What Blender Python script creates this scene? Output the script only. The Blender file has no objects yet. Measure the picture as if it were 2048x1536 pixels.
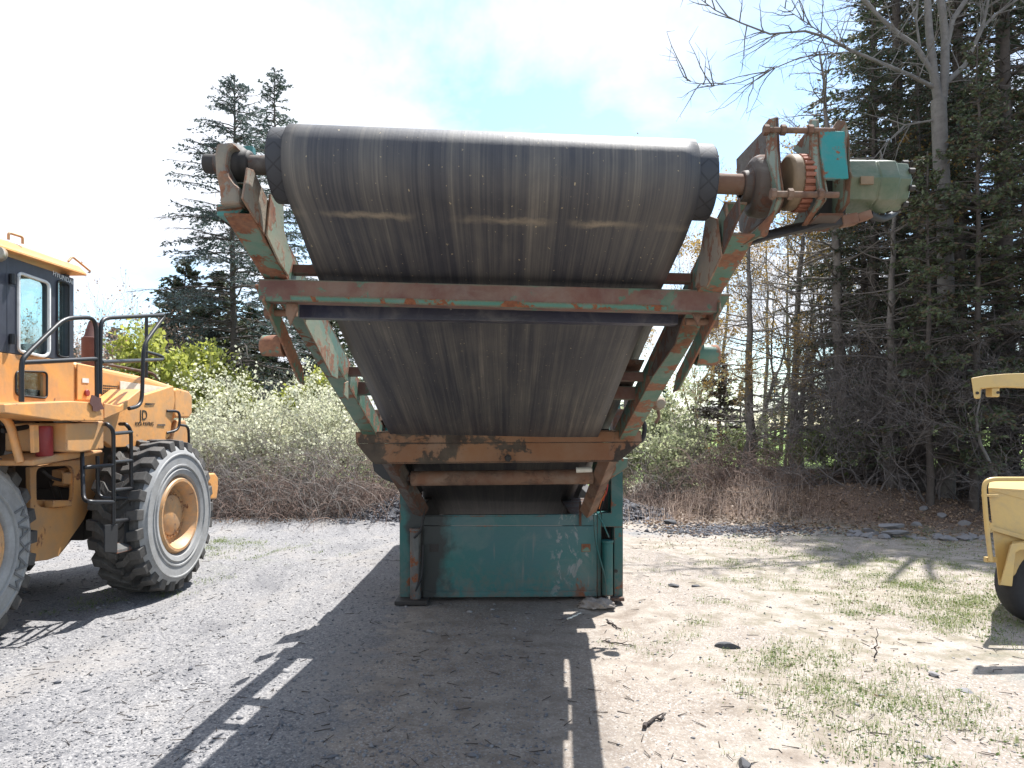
import bpy, bmesh, math, random
import numpy as np
from mathutils import Vector, Matrix

R_ = random.Random(7)
col = bpy.context.scene.collection
scene = bpy.context.scene
rad = math.radians

# ------------------------------------------------------------------ camera model (photo is 2048 x 1536)
F, H, CX, CY = 1420.0, 1.65, 1024.0, 848.0
def W(px, py, d):
    return Vector(((px - CX) / F * d, d, H + (CY - py) / F * d))
def ray(px, py):
    return Vector(((px - CX) / F, 1.0, (CY - py) / F))
CAM = Vector((0, 0, H))
def hit(px, py, P, N):
    r = ray(px, py); t = (P - CAM).dot(N) / r.dot(N)
    return CAM + r * t

# ------------------------------------------------------------------ generic helpers
def tag(o, label=None, cat=None, group=None, kind=None):
    if label: o['label'] = label
    if cat: o['category'] = cat
    if group: o['group'] = group
    if kind: o['kind'] = kind
    return o
def thing(name, label, cat, loc=(0, 0, 0), rz=0.0, group=None):
    o = bpy.data.objects.new(name, None); col.objects.link(o)
    o.location = loc; o.rotation_euler = (0, 0, rz); o.empty_display_size = 0.2
    return tag(o, label, cat, group)
def wloc(o):
    v = Vector((0, 0, 0))
    while o is not None:
        v = v + Vector(o.location); o = o.parent
    return v

class MB:
    """collects shapes for ONE mesh"""
    def __init__(s):
        s.bm = bmesh.new()
    def face(s, pts):
        vs = [s.bm.verts.new(p) for p in pts]
        try: s.bm.faces.new(vs)
        except ValueError: pass
    def prism(s, pts, ext):
        pts = [Vector(p) for p in pts]; ext = Vector(ext); n = len(pts)
        a = [s.bm.verts.new(p) for p in pts]; b = [s.bm.verts.new(p + ext) for p in pts]
        s.bm.faces.new(a); s.bm.faces.new(list(reversed(b)))
        for i in range(n):
            j = (i + 1) % n
            s.bm.faces.new([a[j], a[i], b[i], b[j]])
        return s
    def box(s, c, sz, M=None):
        x, y, z = [q / 2 for q in sz]; c = Vector(c)
        P = [Vector((sx * x, sy * y, sz_ * z)) for sx, sy, sz_ in ((-1, -1, -1), (1, -1, -1), (1, 1, -1), (-1, 1, -1), (-1, -1, 1), (1, -1, 1), (1, 1, 1), (-1, 1, 1))]
        if M is not None: P = [M @ p for p in P]
        v = [s.bm.verts.new(c + p) for p in P]
        for f in ((3, 2, 1, 0), (4, 5, 6, 7), (0, 1, 5, 4), (1, 2, 6, 5), (2, 3, 7, 6), (3, 0, 4, 7)):
            s.bm.faces.new([v[i] for i in f])
        return s
    def hexa(s, P):                       # eight corners, bottom four then top four
        v = [s.bm.verts.new(p) for p in P]
        for f in ((3, 2, 1, 0), (4, 5, 6, 7), (0, 1, 5, 4), (1, 2, 6, 5), (2, 3, 7, 6), (3, 0, 4, 7)):
            s.bm.faces.new([v[i] for i in f])
        return s
    def bar(s, p0, p1, w, h, up=(0, 0, 1)):
        p0, p1 = Vector(p0), Vector(p1); d = (p1 - p0).normalized(); up = Vector(up)
        sx = d.cross(up).normalized(); u = sx.cross(d).normalized()
        a, b = sx * w / 2, u * h / 2
        return s.hexa([p0 - a - b, p0 + a - b, p1 + a - b, p1 - a - b, p0 - a + b, p0 + a + b, p1 + a + b, p1 - a + b])
    def cyl(s, p0, p1, r0, r1=None, n=20, cap=True):
        p0, p1 = Vector(p0), Vector(p1); r1 = r0 if r1 is None else r1
        d = (p1 - p0).normalized(); x = d.orthogonal().normalized(); y = d.cross(x)
        A, B = [], []
        for i in range(n):
            t = 2 * math.pi * i / n; e = x * math.cos(t) + y * math.sin(t)
            A.append(s.bm.verts.new(p0 + e * r0)); B.append(s.bm.verts.new(p1 + e * r1))
        for i in range(n):
            j = (i + 1) % n; s.bm.faces.new([A[i], A[j], B[j], B[i]])
        if cap:
            s.bm.faces.new(list(reversed(A))); s.bm.faces.new(B)
        return s
    def lathe(s, c, ax, prof, n=32):      # prof: list of (radius, along axis)
        c, ax = Vector(c), Vector(ax).normalized(); x = ax.orthogonal().normalized(); y = ax.cross(x)
        rings = []
        for r, t in prof:
            if r < 1e-6: rings.append([s.bm.verts.new(c + ax * t)])
            else: rings.append([s.bm.verts.new(c + ax * t + (x * math.cos(2 * math.pi * i / n) + y * math.sin(2 * math.pi * i / n)) * r) for i in range(n)])
        for a, b in zip(rings, rings[1:]):
            for i in range(n):
                j = (i + 1) % n
                if len(a) == 1 and len(b) == 1: continue
                if len(a) == 1: s.bm.faces.new([a[0], b[j], b[i]])
                elif len(b) == 1: s.bm.faces.new([a[i], a[j], b[0]])
                else: s.bm.faces.new([a[i], a[j], b[j], b[i]])
        return s
    def tube(s, pts, r, n=10, round_=0.0):
        pts = [Vector(p) for p in pts]
        if round_ > 0:
            q = [pts[0]]
            for i in range(1, len(pts) - 1):
                a, b, c = pts[i - 1], pts[i], pts[i + 1]
                ra = min(round_, (a - b).length * .45); rc = min(round_, (c - b).length * .45)
                A = b + (a - b).normalized() * ra; Cc = b + (c - b).normalized() * rc
                for k in range(5):
                    t = k / 4; q.append((A * (1 - t) + b * t) * (1 - t) + (b * (1 - t) + Cc * t) * t)
            q.append(pts[-1]); pts = q
        rings = []; x = None
        for i, p in enumerate(pts):
            d = (pts[min(i + 1, len(pts) - 1)] - pts[max(i - 1, 0)]).normalized()
            if x is None: x = d.orthogonal().normalized()
            else:
                x = (x - d * x.dot(d)); x = x.normalized() if x.length > 1e-6 else d.orthogonal().normalized()
            y = d.cross(x)
            rings.append([s.bm.verts.new(p + (x * math.cos(2 * math.pi * k / n) + y * math.sin(2 * math.pi * k / n)) * r) for k in range(n)])
        for a, b in zip(rings, rings[1:]):
            for k in range(n):
                j = (k + 1) % n; s.bm.faces.new([a[k], a[j], b[j], b[k]])
        s.bm.faces.new(list(reversed(rings[0]))); s.bm.faces.new(rings[-1])
        return s
    def build(s, name, mat, parent=None, bevel=0.0, smooth=None, label=None, seg=2):
        bmesh.ops.recalc_face_normals(s.bm, faces=s.bm.faces)
        if parent is not None:
            bmesh.ops.translate(s.bm, verts=s.bm.verts, vec=-wloc(parent))
        me = bpy.data.meshes.new(name); s.bm.to_mesh(me); s.bm.free()
        me.materials.append(mat)
        o = bpy.data.objects.new(name, me); col.objects.link(o)
        if parent is not None: o.parent = parent
        if bevel:
            m = o.modifiers.new('bevel', 'BEVEL'); m.width = bevel; m.segments = seg; m.limit_method = 'ANGLE'; m.angle_limit = rad(35)
        if smooth is not None:
            me.polygons.foreach_set('use_smooth', [True] * len(me.polygons))
            try:
                me.set_sharp_from_angle(angle=rad(smooth))
            except Exception: pass
        if label: o['label'] = label
        return o

def np_mesh(name, V, Fc, mat, parent=None, smooth=False, attr=None, attr2=None):
    """V (n,3), Fc (m,k) constant k"""
    V = np.asarray(V, np.float32); Fc = np.asarray(Fc, np.int32)
    me = bpy.data.meshes.new(name)
    m, k = Fc.shape
    me.vertices.add(len(V)); me.vertices.foreach_set('co', V.ravel())
    me.loops.add(m * k); me.loops.foreach_set('vertex_index', Fc.ravel())
    me.polygons.add(m)
    me.polygons.foreach_set('loop_start', np.arange(0, m * k, k, dtype=np.int32))
    try: me.polygons.foreach_set('loop_total', np.full(m, k, np.int32))
    except Exception: pass
    if smooth: me.polygons.foreach_set('use_smooth', np.ones(m, bool))
    me.update(calc_edges=True)
    if attr is not None:
        a = me.color_attributes.new(name='mask', type='FLOAT_COLOR', domain='POINT')
        a.data.foreach_set('color', np.asarray(attr, np.float32).ravel())
    if attr2 is not None:
        a = me.color_attributes.new(name='mask2', type='FLOAT_COLOR', domain='POINT'); a.data.foreach_set('color', np.asarray(attr2, np.float32).ravel())
    me.materials.append(mat)
    o = bpy.data.objects.new(name, me); col.objects.link(o)
    if parent is not None: o.parent = parent
    return o

# ------------------------------------------------------------------ materials
def nmat(name):
    m = bpy.data.materials.new(name); m.use_nodes = True
    nt = m.node_tree; b = nt.nodes['Principled BSDF']
    return m, nt, b
def N(nt, typ, **kw):
    n = nt.nodes.new(typ)
    for k, v in kw.items():
        if k in n.inputs: n.inputs[k].default_value = v
        else: setattr(n, k, v)
    return n
def ramp(nt, src, stops, interp='LINEAR'):
    r = nt.nodes.new('ShaderNodeValToRGB'); r.color_ramp.interpolation = interp
    e = r.color_ramp.elements
    while len(e) < len(stops): e.new(0.5)
    for i, (p, c) in enumerate(stops):
        e[i].position = p; e[i].color = (c, c, c, 1) if isinstance(c, (int, float)) else (*c, 1)
    nt.links.new(src, r.inputs[0]); return r
def mixc(nt, fac, a, b, blend='MIX'):
    m = nt.nodes.new('ShaderNodeMix'); m.data_type = 'RGBA'; m.blend_type = blend
    for sock, v in ((m.inputs[0], fac), (m.inputs[6], a), (m.inputs[7], b)):
        if hasattr(v, 'links'): nt.links.new(v, sock)
        elif isinstance(v, (int, float)): sock.default_value = v
        else: sock.default_value = (*v, 1)
    return m.outputs[2]
def math_(nt, op, a, b=0.0, clamp=False):
    m = nt.nodes.new('ShaderNodeMath'); m.operation = op; m.use_clamp = clamp
    for i, v in enumerate((a, b)):
        if hasattr(v, 'links'): nt.links.new(v, m.inputs[i])
        else: m.inputs[i].default_value = v
    return m.outputs[0]
def noise(nt, vec, scale, detail=5, rough=.6, dist=0.0, out=0):
    n = nt.nodes.new('ShaderNodeTexNoise'); n.inputs['Scale'].default_value = scale
    n.inputs['Detail'].default_value = detail; n.inputs['Roughness'].default_value = rough; n.inputs['Distortion'].default_value = dist
    if vec is not None: nt.links.new(vec, n.inputs['Vector'])
    return n.outputs[out]
def scaled(nt, vec, s):
    m = nt.nodes.new('ShaderNodeMapping'); m.inputs['Scale'].default_value = s
    nt.links.new(vec, m.inputs['Vector']); return m.outputs[0]
def objco(nt): return nt.nodes.new('ShaderNodeTexCoord').outputs['Object']
def bump(nt, b, h, strength=.3, dist=.01):
    n = nt.nodes.new('ShaderNodeBump'); n.inputs['Strength'].default_value = strength; n.inputs['Distance'].default_value = dist
    nt.links.new(h, n.inputs['Height']); nt.links.new(n.outputs[0], b.inputs['Normal'])

RUST = ((.11, .035, .018), (.24, .085, .035))
def painted(name, paint, rust=.3, scale=6, rough=.5, paint2=None, rustc=RUST, stain=None, dust=0.0, mud=None, edge_r=.014, scuff=None):
    m, nt, b = nmat(name); co = objco(nt)
    n1 = noise(nt, co, scale, 8, .65, .4); n2 = noise(nt, co, scale * 7, 4, .6); n3 = noise(nt, co, scale * .35, 3, .5); n3b = noise(nt, co, scale * .9, 8, .7, .8)
    rc = mixc(nt, ramp(nt, n2, [(.3, 0), (.7, 1)]).outputs[0], rustc[0], rustc[1])
    p2 = paint2 or tuple(c * .72 for c in paint)
    pc = mixc(nt, ramp(nt, n3, [(.35, 0), (.65, 1)]).outputs[0], paint, p2)
    pc = mixc(nt, math_(nt, 'MULTIPLY', ramp(nt, n3b, [(.48, 0), (.72, 1)]).outputs[0], .38), pc, (.20, .19, .17))
    mm = math_(nt, 'ADD', n1, math_(nt, 'MULTIPLY', n2, .15))
    bv = nt.nodes.new('ShaderNodeBevel'); bv.samples = 4; bv.inputs['Radius'].default_value = edge_r; gn = nt.nodes.new('ShaderNodeNewGeometry'); dt = nt.nodes.new('ShaderNodeVectorMath'); dt.operation = 'DOT_PRODUCT'
    nt.links.new(bv.outputs[0], dt.inputs[0]); nt.links.new(gn.outputs['Normal'], dt.inputs[1]); ed = ramp(nt, math_(nt, 'SUBTRACT', 1.0, dt.outputs['Value']), [(0.0, 0), (.12, 1)]).outputs[0]
    mm = math_(nt, 'ADD', mm, math_(nt, 'MULTIPLY', ed, .20 * rust / .3 if rust < .3 else .20))
    c0 = .575 + (.5 - rust) * .42
    mask = ramp(nt, mm, [(c0, 0), (c0 + .035, 1)]).outputs[0]
    c = mixc(nt, mask, pc, rc)
    if dust:
        n4 = noise(nt, co, scale * 1.7, 6, .6)
        c = mixc(nt, math_(nt, 'MULTIPLY', ramp(nt, n4, [(.35, 0), (.62, 1)]).outputs[0], dust), c, (.29, .235, .165))
    if scuff:
        sq = nt.nodes.new('ShaderNodeSeparateXYZ'); nt.links.new(co, sq.inputs[0]); wn = ramp(nt, sq.outputs[0], [(scuff[0], 0), (scuff[0] + .12, 1), (scuff[1] - .08, 1), (scuff[1], 0)]).outputs[0]
        sm = math_(nt, 'MULTIPLY', wn, ramp(nt, noise(nt, scaled(nt, co, (8, 1, 4.5)), 1, 6, .7, .5), [(.56, 0), (.61, .65)]).outputs[0]); c = mixc(nt, sm, c, (.25, .24, .24))
    if mud:
        sz_ = nt.nodes.new('ShaderNodeSeparateXYZ'); nt.links.new(co, sz_.inputs[0]); gm = nt.nodes.new('ShaderNodeMapRange'); gm.inputs[1].default_value = mud[0]; gm.inputs[2].default_value = mud[1]; gm.inputs[3].default_value = 1; gm.inputs[4].default_value = 0
        nt.links.new(sz_.outputs[2], gm.inputs[0]); mm_ = math_(nt, 'MULTIPLY', gm.outputs[0], ramp(nt, noise(nt, co, 14, 7, .7), [(.42, 0), (.62, .85)]).outputs[0])
        c = mixc(nt, mm_, c, (.12, .10, .08))
        dr = math_(nt, 'MULTIPLY', ramp(nt, noise(nt, scaled(nt, co, (16, 1, 1.0)), 1, 5, .65), [(.60, 0), (.70, .55)]).outputs[0], ramp(nt, noise(nt, co, 2.2, 3, .5), [(.45, 0), (.6, 1)]).outputs[0]); c = mixc(nt, dr, c, (.20, .17, .15))
    if stain:
        (x0, x1, sc) = stain
        sp = nt.nodes.new('ShaderNodeSeparateXYZ'); nt.links.new(co, sp.inputs[0])
        g = nt.nodes.new('ShaderNodeMapRange'); g.inputs[1].default_value = x0; g.inputs[2].default_value = x1; g.inputs[3].default_value = 1; g.inputs[4].default_value = 0
        nt.links.new(sp.outputs[0], g.inputs[0])
        s = math_(nt, 'ADD', g.outputs[0], math_(nt, 'MULTIPLY', math_(nt, 'SUBTRACT', noise(nt, co, sc, 5, .6), .5), 1.3))
        c = mixc(nt, ramp(nt, s, [(.42, 0), (.62, .93)]).outputs[0], c, (.018, .016, .015))
    nt.links.new(c, b.inputs['Base Color'])
    r = mixc(nt, mask, (rough,) * 3, (.9,) * 3); nt.links.new(r, b.inputs['Roughness'])
    bump(nt, b, math_(nt, 'ADD', math_(nt, 'MULTIPLY', mask, .6), n2), .35, .004)
    return m
def plain(name, c, rough=.5, metal=0.0, var=.25, scale=12, c2=None):
    m, nt, b = nmat(name); co = objco(nt)
    n = noise(nt, co, scale, 6, .65)
    nt.links.new(mixc(nt, ramp(nt, n, [(.3, 0), (.7, 1)]).outputs[0], c, c2 or tuple(q * (1 - var) for q in c)), b.inputs['Base Color'])
    b.inputs['Roughness'].default_value = rough; b.inputs['Metallic'].default_value = metal
    bump(nt, b, noise(nt, co, scale * 6, 3, .6), .15, .003)
    return m

GREEN = (.030, .125, .092); GREEN_F = (.072, .165, .115); TEAL = (.008, .10, .094)
M = {}
M['green'] = painted('worn_green_paint', GREEN_F, .44, 7, .5, GREEN, dust=.2)
M['green_rusty'] = painted('rust_eaten_green_paint', GREEN_F, .50, 6, .55, GREEN, rustc=((.15, .06, .035), (.27, .12, .065)), dust=.15)
M['teal'] = painted('teal_paint', (.012, .21, .20), .22, 9, .45, (.02, .17, .15))
M['teal_panel'] = painted('scuffed_teal_panel_paint', (.016, .12, .108), .16, 2.6, .42, (.05, .11, .125), stain=(-.95, -.22, 2.4), mud=(.02, .42), scuff=(.30, .84))
M['teal_body'] = painted('teal_body_paint', TEAL, .25, 3, .45, mud=(.02, .5))
M['rust_orange'] = painted('orange_rusted_steel', (.20, .095, .052), .45, 5, .85, (.13, .06, .036), rustc=((.06, .030, .022), (.15, .075, .045)), dust=.25)
M['rust_beam'] = painted('oil_stained_rusty_beam', (.23, .10, .04), .45, 2.3, .8, (.13, .052, .028), rustc=((.016, .012, .011), (.045, .028, .02)), dust=.2)
M['rust_red'] = painted('red_primer_steel', (.135, .055, .04), .30, 5, .7, (.095, .04, .032), rustc=((.05, .12, .085), (.08, .15, .11)), dust=.22)
M['dusty_steel'] = painted('dusty_grey_steel', (.24, .20, .155), .46, 8, .85, (.17, .16, .135), dust=.5)
M['skirt'] = painted('faded_turquoise_steel', (.20, .25, .19), .42, 7, .7, (.075, .20, .165), dust=.5)
M['brown_steel'] = painted('brown_weathered_steel', (.075, .055, .042), .5, 7, .7, (.05, .04, .035), rustc=((.06, .03, .02), (.11, .05, .03)))
M['pale_green_steel'] = painted('pale_grey_green_steel', (.20, .23, .18), .45, 8, .6, (.13, .19, .15), rustc=((.12, .055, .03), (.2, .09, .05)))
M['motor'] = painted('green_motor_paint', (.055, .085, .042), .15, 6, .45, (.03, .10, .07), dust=.25)
M['coupling'] = plain('orange_rusted_coupling', (.36, .14, .085), .8, 0, .4, 20)
M['tan_steel'] = plain('tan_steel', (.21, .145, .085), .7, 0, .35, 14)
M['teal_post'] = painted('grease_streaked_teal_post', (.014, .11, .10), .28, 3, .45, (.03, .09, .09), stain=(-.84, -1.08, 3.5), mud=(.02, .5))
M['navy'] = painted('navy_plastic', (.022, .024, .05), .05, 6, .4, (.03, .03, .045), rustc=((.3, .27, .24), (.4, .36, .3)))
M['black'] = plain('black_paint', (.015, .015, .017), .45)
M['rubber'] = plain('black_rubber', (.018, .018, .019), .7)
M['dark'] = plain('dark_greasy_steel', (.03, .025, .022), .7)
M['grey_ram'] = painted('greasy_grey_steel', (.10, .10, .095), .35, 9, .5)
M['chrome'] = plain('bright_steel', (.6, .6, .6), .25, 1.0, .1)
M['white'] = plain('white_paint', (.75, .75, .72), .5)
M['cream'] = plain('cream_tag', (.7, .68, .6), .5)
M['rag'] = plain('dusty_rag', (.30, .26, .23), .95, 0, .4, 9)
M['yellow'] = painted('loader_orange_yellow_paint', (.78, .355, .10), .14, 4, .42, (.70, .31, .085), dust=.3)
M['yellow_dirty'] = painted('dirty_loader_paint', (.62, .285, .085), .27, 3, .55, (.58, .30, .11), dust=.45)
M['rim'] = painted('loader_rim_paint', (.62, .33, .13), .22, 9, .55, (.52, .27, .11), dust=.5)
M['pale_yellow'] = painted('pale_yellow_paint', (.56, .385, .14), .02, 4, .4, (.52, .35, .125))  # darkened: tree shade over the chipper put into the paint colour
M['white_patch'] = plain('pale_patch_on_hood', (.82, .74, .6), .5)
M['red'] = plain('red_filter', (.28, .03, .03), .45)
M['exhaust'] = plain('rusted_exhaust', (.12, .05, .04), .8, 0, .3)
M['lamp'] = plain('lamp_lens', (.35, .31, .24), .15)
M['wire_orange'] = plain('orange_wire', (.7, .18, .04), .5)
M['wire_red'] = plain('red_wire', (.6, .05, .04), .5)

def glass_mat():
    m, nt, b = nmat('cab_glass')
    for n in list(nt.nodes):
        if n.type == 'BSDF_PRINCIPLED': nt.nodes.remove(n)
    out = [n for n in nt.nodes if n.type == 'OUTPUT_MATERIAL'][0]
    t = N(nt, 'ShaderNodeBsdfTransparent'); t.inputs[0].default_value = (.86, .95, .95, 1)
    g = N(nt, 'ShaderNodeBsdfGlossy'); g.inputs['Roughness'].default_value = .03
    lw_ = N(nt, 'ShaderNodeLayerWeight'); lw_.inputs[0].default_value = .5; f = N(nt, 'ShaderNodeMath'); f.operation = 'POWER'; nt.links.new(lw_.outputs['Facing'], f.inputs[0]); f.inputs[1].default_value = 2.6
    mx = N(nt, 'ShaderNodeMixShader'); nt.links.new(f.outputs[0], mx.inputs[0]); nt.links.new(t.outputs[0], mx.inputs[1]); nt.links.new(g.outputs[0], mx.inputs[2])
    nt.links.new(mx.outputs[0], out.inputs[0]); return m
M['glass'] = glass_mat()

def belt_mat():
    m, nt, b = nmat('dusty_conveyor_rubber')
    uv = nt.nodes.new('ShaderNodeTexCoord').outputs['UV']
    s1 = noise(nt, scaled(nt, uv, (26, .35, 1)), 1, 6, .65); s2 = noise(nt, scaled(nt, uv, (7, .5, 1)), 1, 4, .6)
    s3 = noise(nt, scaled(nt, uv, (110, .9, 1)), 1, 4, .65); fl = noise(nt, scaled(nt, uv, (60, 40, 1)), 1, 2, .5)
    blot = noise(nt, scaled(nt, uv, (2.2, 1.1, 1)), 1, 5, .65, .6)
    streak = math_(nt, 'ADD', math_(nt, 'MULTIPLY', s1, .36), math_(nt, 'ADD', math_(nt, 'MULTIPLY', s2, .24), math_(nt, 'ADD', math_(nt, 'MULTIPLY', s3, .22), math_(nt, 'MULTIPLY', blot, .22))))
    c = ramp(nt, streak, [(.37, (.014, .015, .023)), (.48, (.040, .040, .046)), (.57, (.085, .079, .073)), (.69, (.20, .175, .145))]).outputs[0]
    # flecks of grit
    c = mixc(nt, ramp(nt, fl, [(.70, 0), (.74, .8)]).outputs[0], c, (.36, .29, .18))
    # crust of mud where the belt leaves the pulley
    sp = nt.nodes.new('ShaderNodeSeparateXYZ'); nt.links.new(uv, sp.inputs[0])
    wob = math_(nt, 'MULTIPLY', math_(nt, 'SUBTRACT', noise(nt, scaled(nt, uv, (9, 9, 1)), 1, 7, .7), .5), .10)
    dv = math_(nt, 'ABSOLUTE', math_(nt, 'SUBTRACT', math_(nt, 'ADD', sp.outputs[1], wob), 6.19))
    band = ramp(nt, math_(nt, 'ADD', dv, math_(nt, 'MULTIPLY', fl, .02)), [(.012, .75), (.040, 0)]).outputs[0]
    gate = ramp(nt, noise(nt, scaled(nt, uv, (3.2, .6, 1)), 1, 3, .6), [(.36, 0), (.58, 1)]).outputs[0]
    c = mixc(nt, math_(nt, 'MULTIPLY', band, gate), c, (.27, .22, .155))
    nt.links.new(c, b.inputs['Base Color']); b.inputs['Roughness'].default_value = .56
    bump(nt, b, math_(nt, 'ADD', streak, math_(nt, 'MULTIPLY', fl, .3)), .35, .004)
    return m
M['belt'] = belt_mat()
def lag_mat():
    m, nt, b = nmat('diamond_lagging')
    uv = nt.nodes.new('ShaderNodeTexCoord').outputs['UV']
    sp = nt.nodes.new('ShaderNodeSeparateXYZ'); nt.links.new(uv, sp.inputs[0])
    a = math_(nt, 'FRACT', math_(nt, 'MULTIPLY', math_(nt, 'ADD', sp.outputs[0], sp.outputs[1]), 11.0))
    c = math_(nt, 'FRACT', math_(nt, 'MULTIPLY', math_(nt, 'SUBTRACT', sp.outputs[0], sp.outputs[1]), 11.0))
    l = math_(nt, 'MAXIMUM', math_(nt, 'LESS_THAN', a, .1), math_(nt, 'LESS_THAN', c, .1))
    nt.links.new(mixc(nt, l, (.032, .033, .038), (.018, .018, .021)), b.inputs['Base Color'])
    b.inputs['Roughness'].default_value = .65
    bump(nt, b, math_(nt, 'SUBTRACT', 1.0, l), .8, .006); return m
M['lagging'] = lag_mat()

def tyre_mat(name, dusty):
    m, nt, b = nmat(name); co = objco(nt)
    n = noise(nt, co, 5, 6, .65); n2 = noise(nt, co, 40, 3, .6)
    nt.links.new(mixc(nt, ramp(nt, math_(nt, 'ADD', n, math_(nt, 'MULTIPLY', n2, .2)), [(.4, 0), (.75, 1)]).outputs[0], *dusty), b.inputs['Base Color'])
    b.inputs['Roughness'].default_value = .8; bump(nt, b, n2, .3, .004); return m
M['tread'] = tyre_mat('tyre_tread_rubber', ((.04, .038, .036), (.095, .088, .08)))
M['sidewall'] = tyre_mat('dusty_tyre_sidewall', ((.33, .33, .325), (.24, .235, .225)))
M['tyre_black'] = tyre_mat('black_tyre_rubber', ((.013, .013, .016), (.025, .025, .027)))

def leaf_mat(name, c1, c2, trans=.35, tc=None, brown=0):
    m, nt, b = nmat(name)
    g = nt.nodes.new('ShaderNodeNewGeometry'); rnd = g.outputs['Random Per Island']
    c = mixc(nt, rnd, c1, c2)
    if brown: c = mixc(nt, math_(nt, 'GREATER_THAN', math_(nt, 'FRACT', math_(nt, 'MULTIPLY', rnd, 37.3)), 1 - brown), c, (.11, .075, .045))
    nt.links.new(c, b.inputs['Base Color']); b.inputs['Roughness'].default_value = .6
    out = [n for n in nt.nodes if n.type == 'OUTPUT_MATERIAL'][0]
    t = N(nt, 'ShaderNodeBsdfTranslucent'); nt.links.new(mixc(nt, .5, c, tc or c2), t.inputs[0])
    mx = N(nt, 'ShaderNodeMixShader'); mx.inputs[0].default_value = trans
    nt.links.new(b.outputs[0], mx.inputs[1]); nt.links.new(t.outputs[0], mx.inputs[2]); nt.links.new(mx.outputs[0], out.inputs[0])
    return m
M['spruce'] = leaf_mat('spruce_needles', (.035, .052, .032), (.075, .098, .052), .28, None, .22)
M['spruce_far'] = leaf_mat('haze_tinted_needles', (.05, .072, .075), (.10, .135, .125), .3)  # lighter and bluer: haze painted into the needle colour
M['spruce_light'] = leaf_mat('fresh_spruce_needles', (.045, .068, .034), (.115, .14, .065), .32, None, .25)
M['cedar_brown'] = leaf_mat('brown_cedar_sprays', (.04, .028, .022), (.085, .06, .045), .2)
M['yellow_leaf'] = leaf_mat('yellow_green_leaves', (.22, .27, .04), (.42, .43, .10), .5)
M['pale_leaf'] = leaf_mat('pale_green_leaves', (.26, .31, .16), (.48, .50, .30), .5)
M['mid_leaf'] = leaf_mat('mid_green_leaves', (.10, .14, .05), (.22, .26, .09), .45)
M['blossom'] = leaf_mat('white_blossom', (.42, .43, .27), (.72, .72, .54), .45)
M['bud_orange'] = leaf_mat('ochre_buds', (.26, .15, .04), (.45, .30, .09), .4)
M['bud_pink'] = leaf_mat('pinkish_buds', (.30, .17, .13), (.45, .30, .22), .4)
M['bark'] = plain('grey_bark', (.20, .175, .155), .9, 0, .45, 14)
M['bark_pale'] = plain('pale_grey_bark', (.19, .178, .165), .9, 0, .4, 10)
M['bark_dark'] = plain('dark_bark', (.10, .083, .072), .9, 0, .4, 14)
M['twig_grey'] = plain('grey_twigs', (.27, .24, .215), .9, 0, .4, 3)
M['twig_dark'] = plain('dark_twigs', (.16, .14, .132), .9, 0, .4, 3)
M['twig_red'] = plain('red_brown_twigs', (.25, .175, .14), .9, 0, .4, 3)
M['grass'] = leaf_mat('green_grass_blades', (.10, .15, .035), (.27, .31, .11), .4)
M['weed'] = leaf_mat('weed_leaves', (.05, .095, .025), (.15, .20, .06), .3)
M['straw'] = leaf_mat('dry_straw', (.34, .25, .20), (.58, .47, .39), .3)
M['litter'] = leaf_mat('dead_leaves', (.10, .06, .04), (.34, .24, .16), .1)
def stone_mat(name, c1, c2):
    m, nt, b = nmat(name); g = nt.nodes.new('ShaderNodeNewGeometry')
    n = noise(nt, objco(nt), 30, 4, .6)
    c = mixc(nt, g.outputs['Random Per Island'], c1, c2)
    c = mixc(nt, math_(nt, 'MULTIPLY', n, .5), c, tuple(q * .6 for q in c1))
    nt.links.new(c, b.inputs['Base Color']); b.inputs['Roughness'].default_value = .9
    bump(nt, b, n, .4, .006); return m
M['stones'] = stone_mat('gravel_stones', (.09, .092, .105), (.30, .29, .285))
M['dark_stones'] = stone_mat('crushed_asphalt', (.045, .047, .055), (.15, .15, .165))
M['rock'] = stone_mat('field_stone', (.13, .13, .14), (.27, .255, .25))
M['rock_dark'] = stone_mat('dark_slate', (.045, .045, .05), (.10, .10, .105))
M['wood'] = plain('weathered_log', (.33, .29, .25), .9, 0, .35, 8)
M['stick'] = plain('dark_stick', (.05, .038, .032), .9, 0, .3, 8)

# ------------------------------------------------------------------ lettering (real raised mesh letters)
def letters(s, size, depth):
    cu = bpy.data.curves.new('lettering', 'FONT'); cu.body = s; cu.size = size; cu.extrude = depth
    cu.align_x = 'CENTER'; cu.align_y = 'CENTER'; cu.resolution_u = 3
    o = bpy.data.objects.new('lettering_tmp', cu); col.objects.link(o)
    dg = bpy.context.evaluated_depsgraph_get()
    me = bpy.data.meshes.new_from_object(o.evaluated_get(dg))
    bpy.data.objects.remove(o); return me
def place_text(parts, name, mat, parent):
    """parts: (mesh, Matrix) joined into one mesh"""
    bm = bmesh.new()
    for me, Mx in parts:
        t = me.copy(); t.transform(Mx); bm.from_mesh(t)
    me2 = bpy.data.meshes.new(name); bm.to_mesh(me2); bm.free(); me2.materials.clear(); me2.materials.append(mat)
    o = bpy.data.objects.new(name, me2); col.objects.link(o); o.parent = parent
    me2.transform(Matrix.Translation(-wloc(parent)))
    return o
def frame_mat(o, x, y):
    x = Vector(x).normalized(); z = x.cross(Vector(y)).normalized(); y = z.cross(x)
    m = Matrix((x, y, z)).transposed().to_4x4(); m.translation = o; return m
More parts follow.
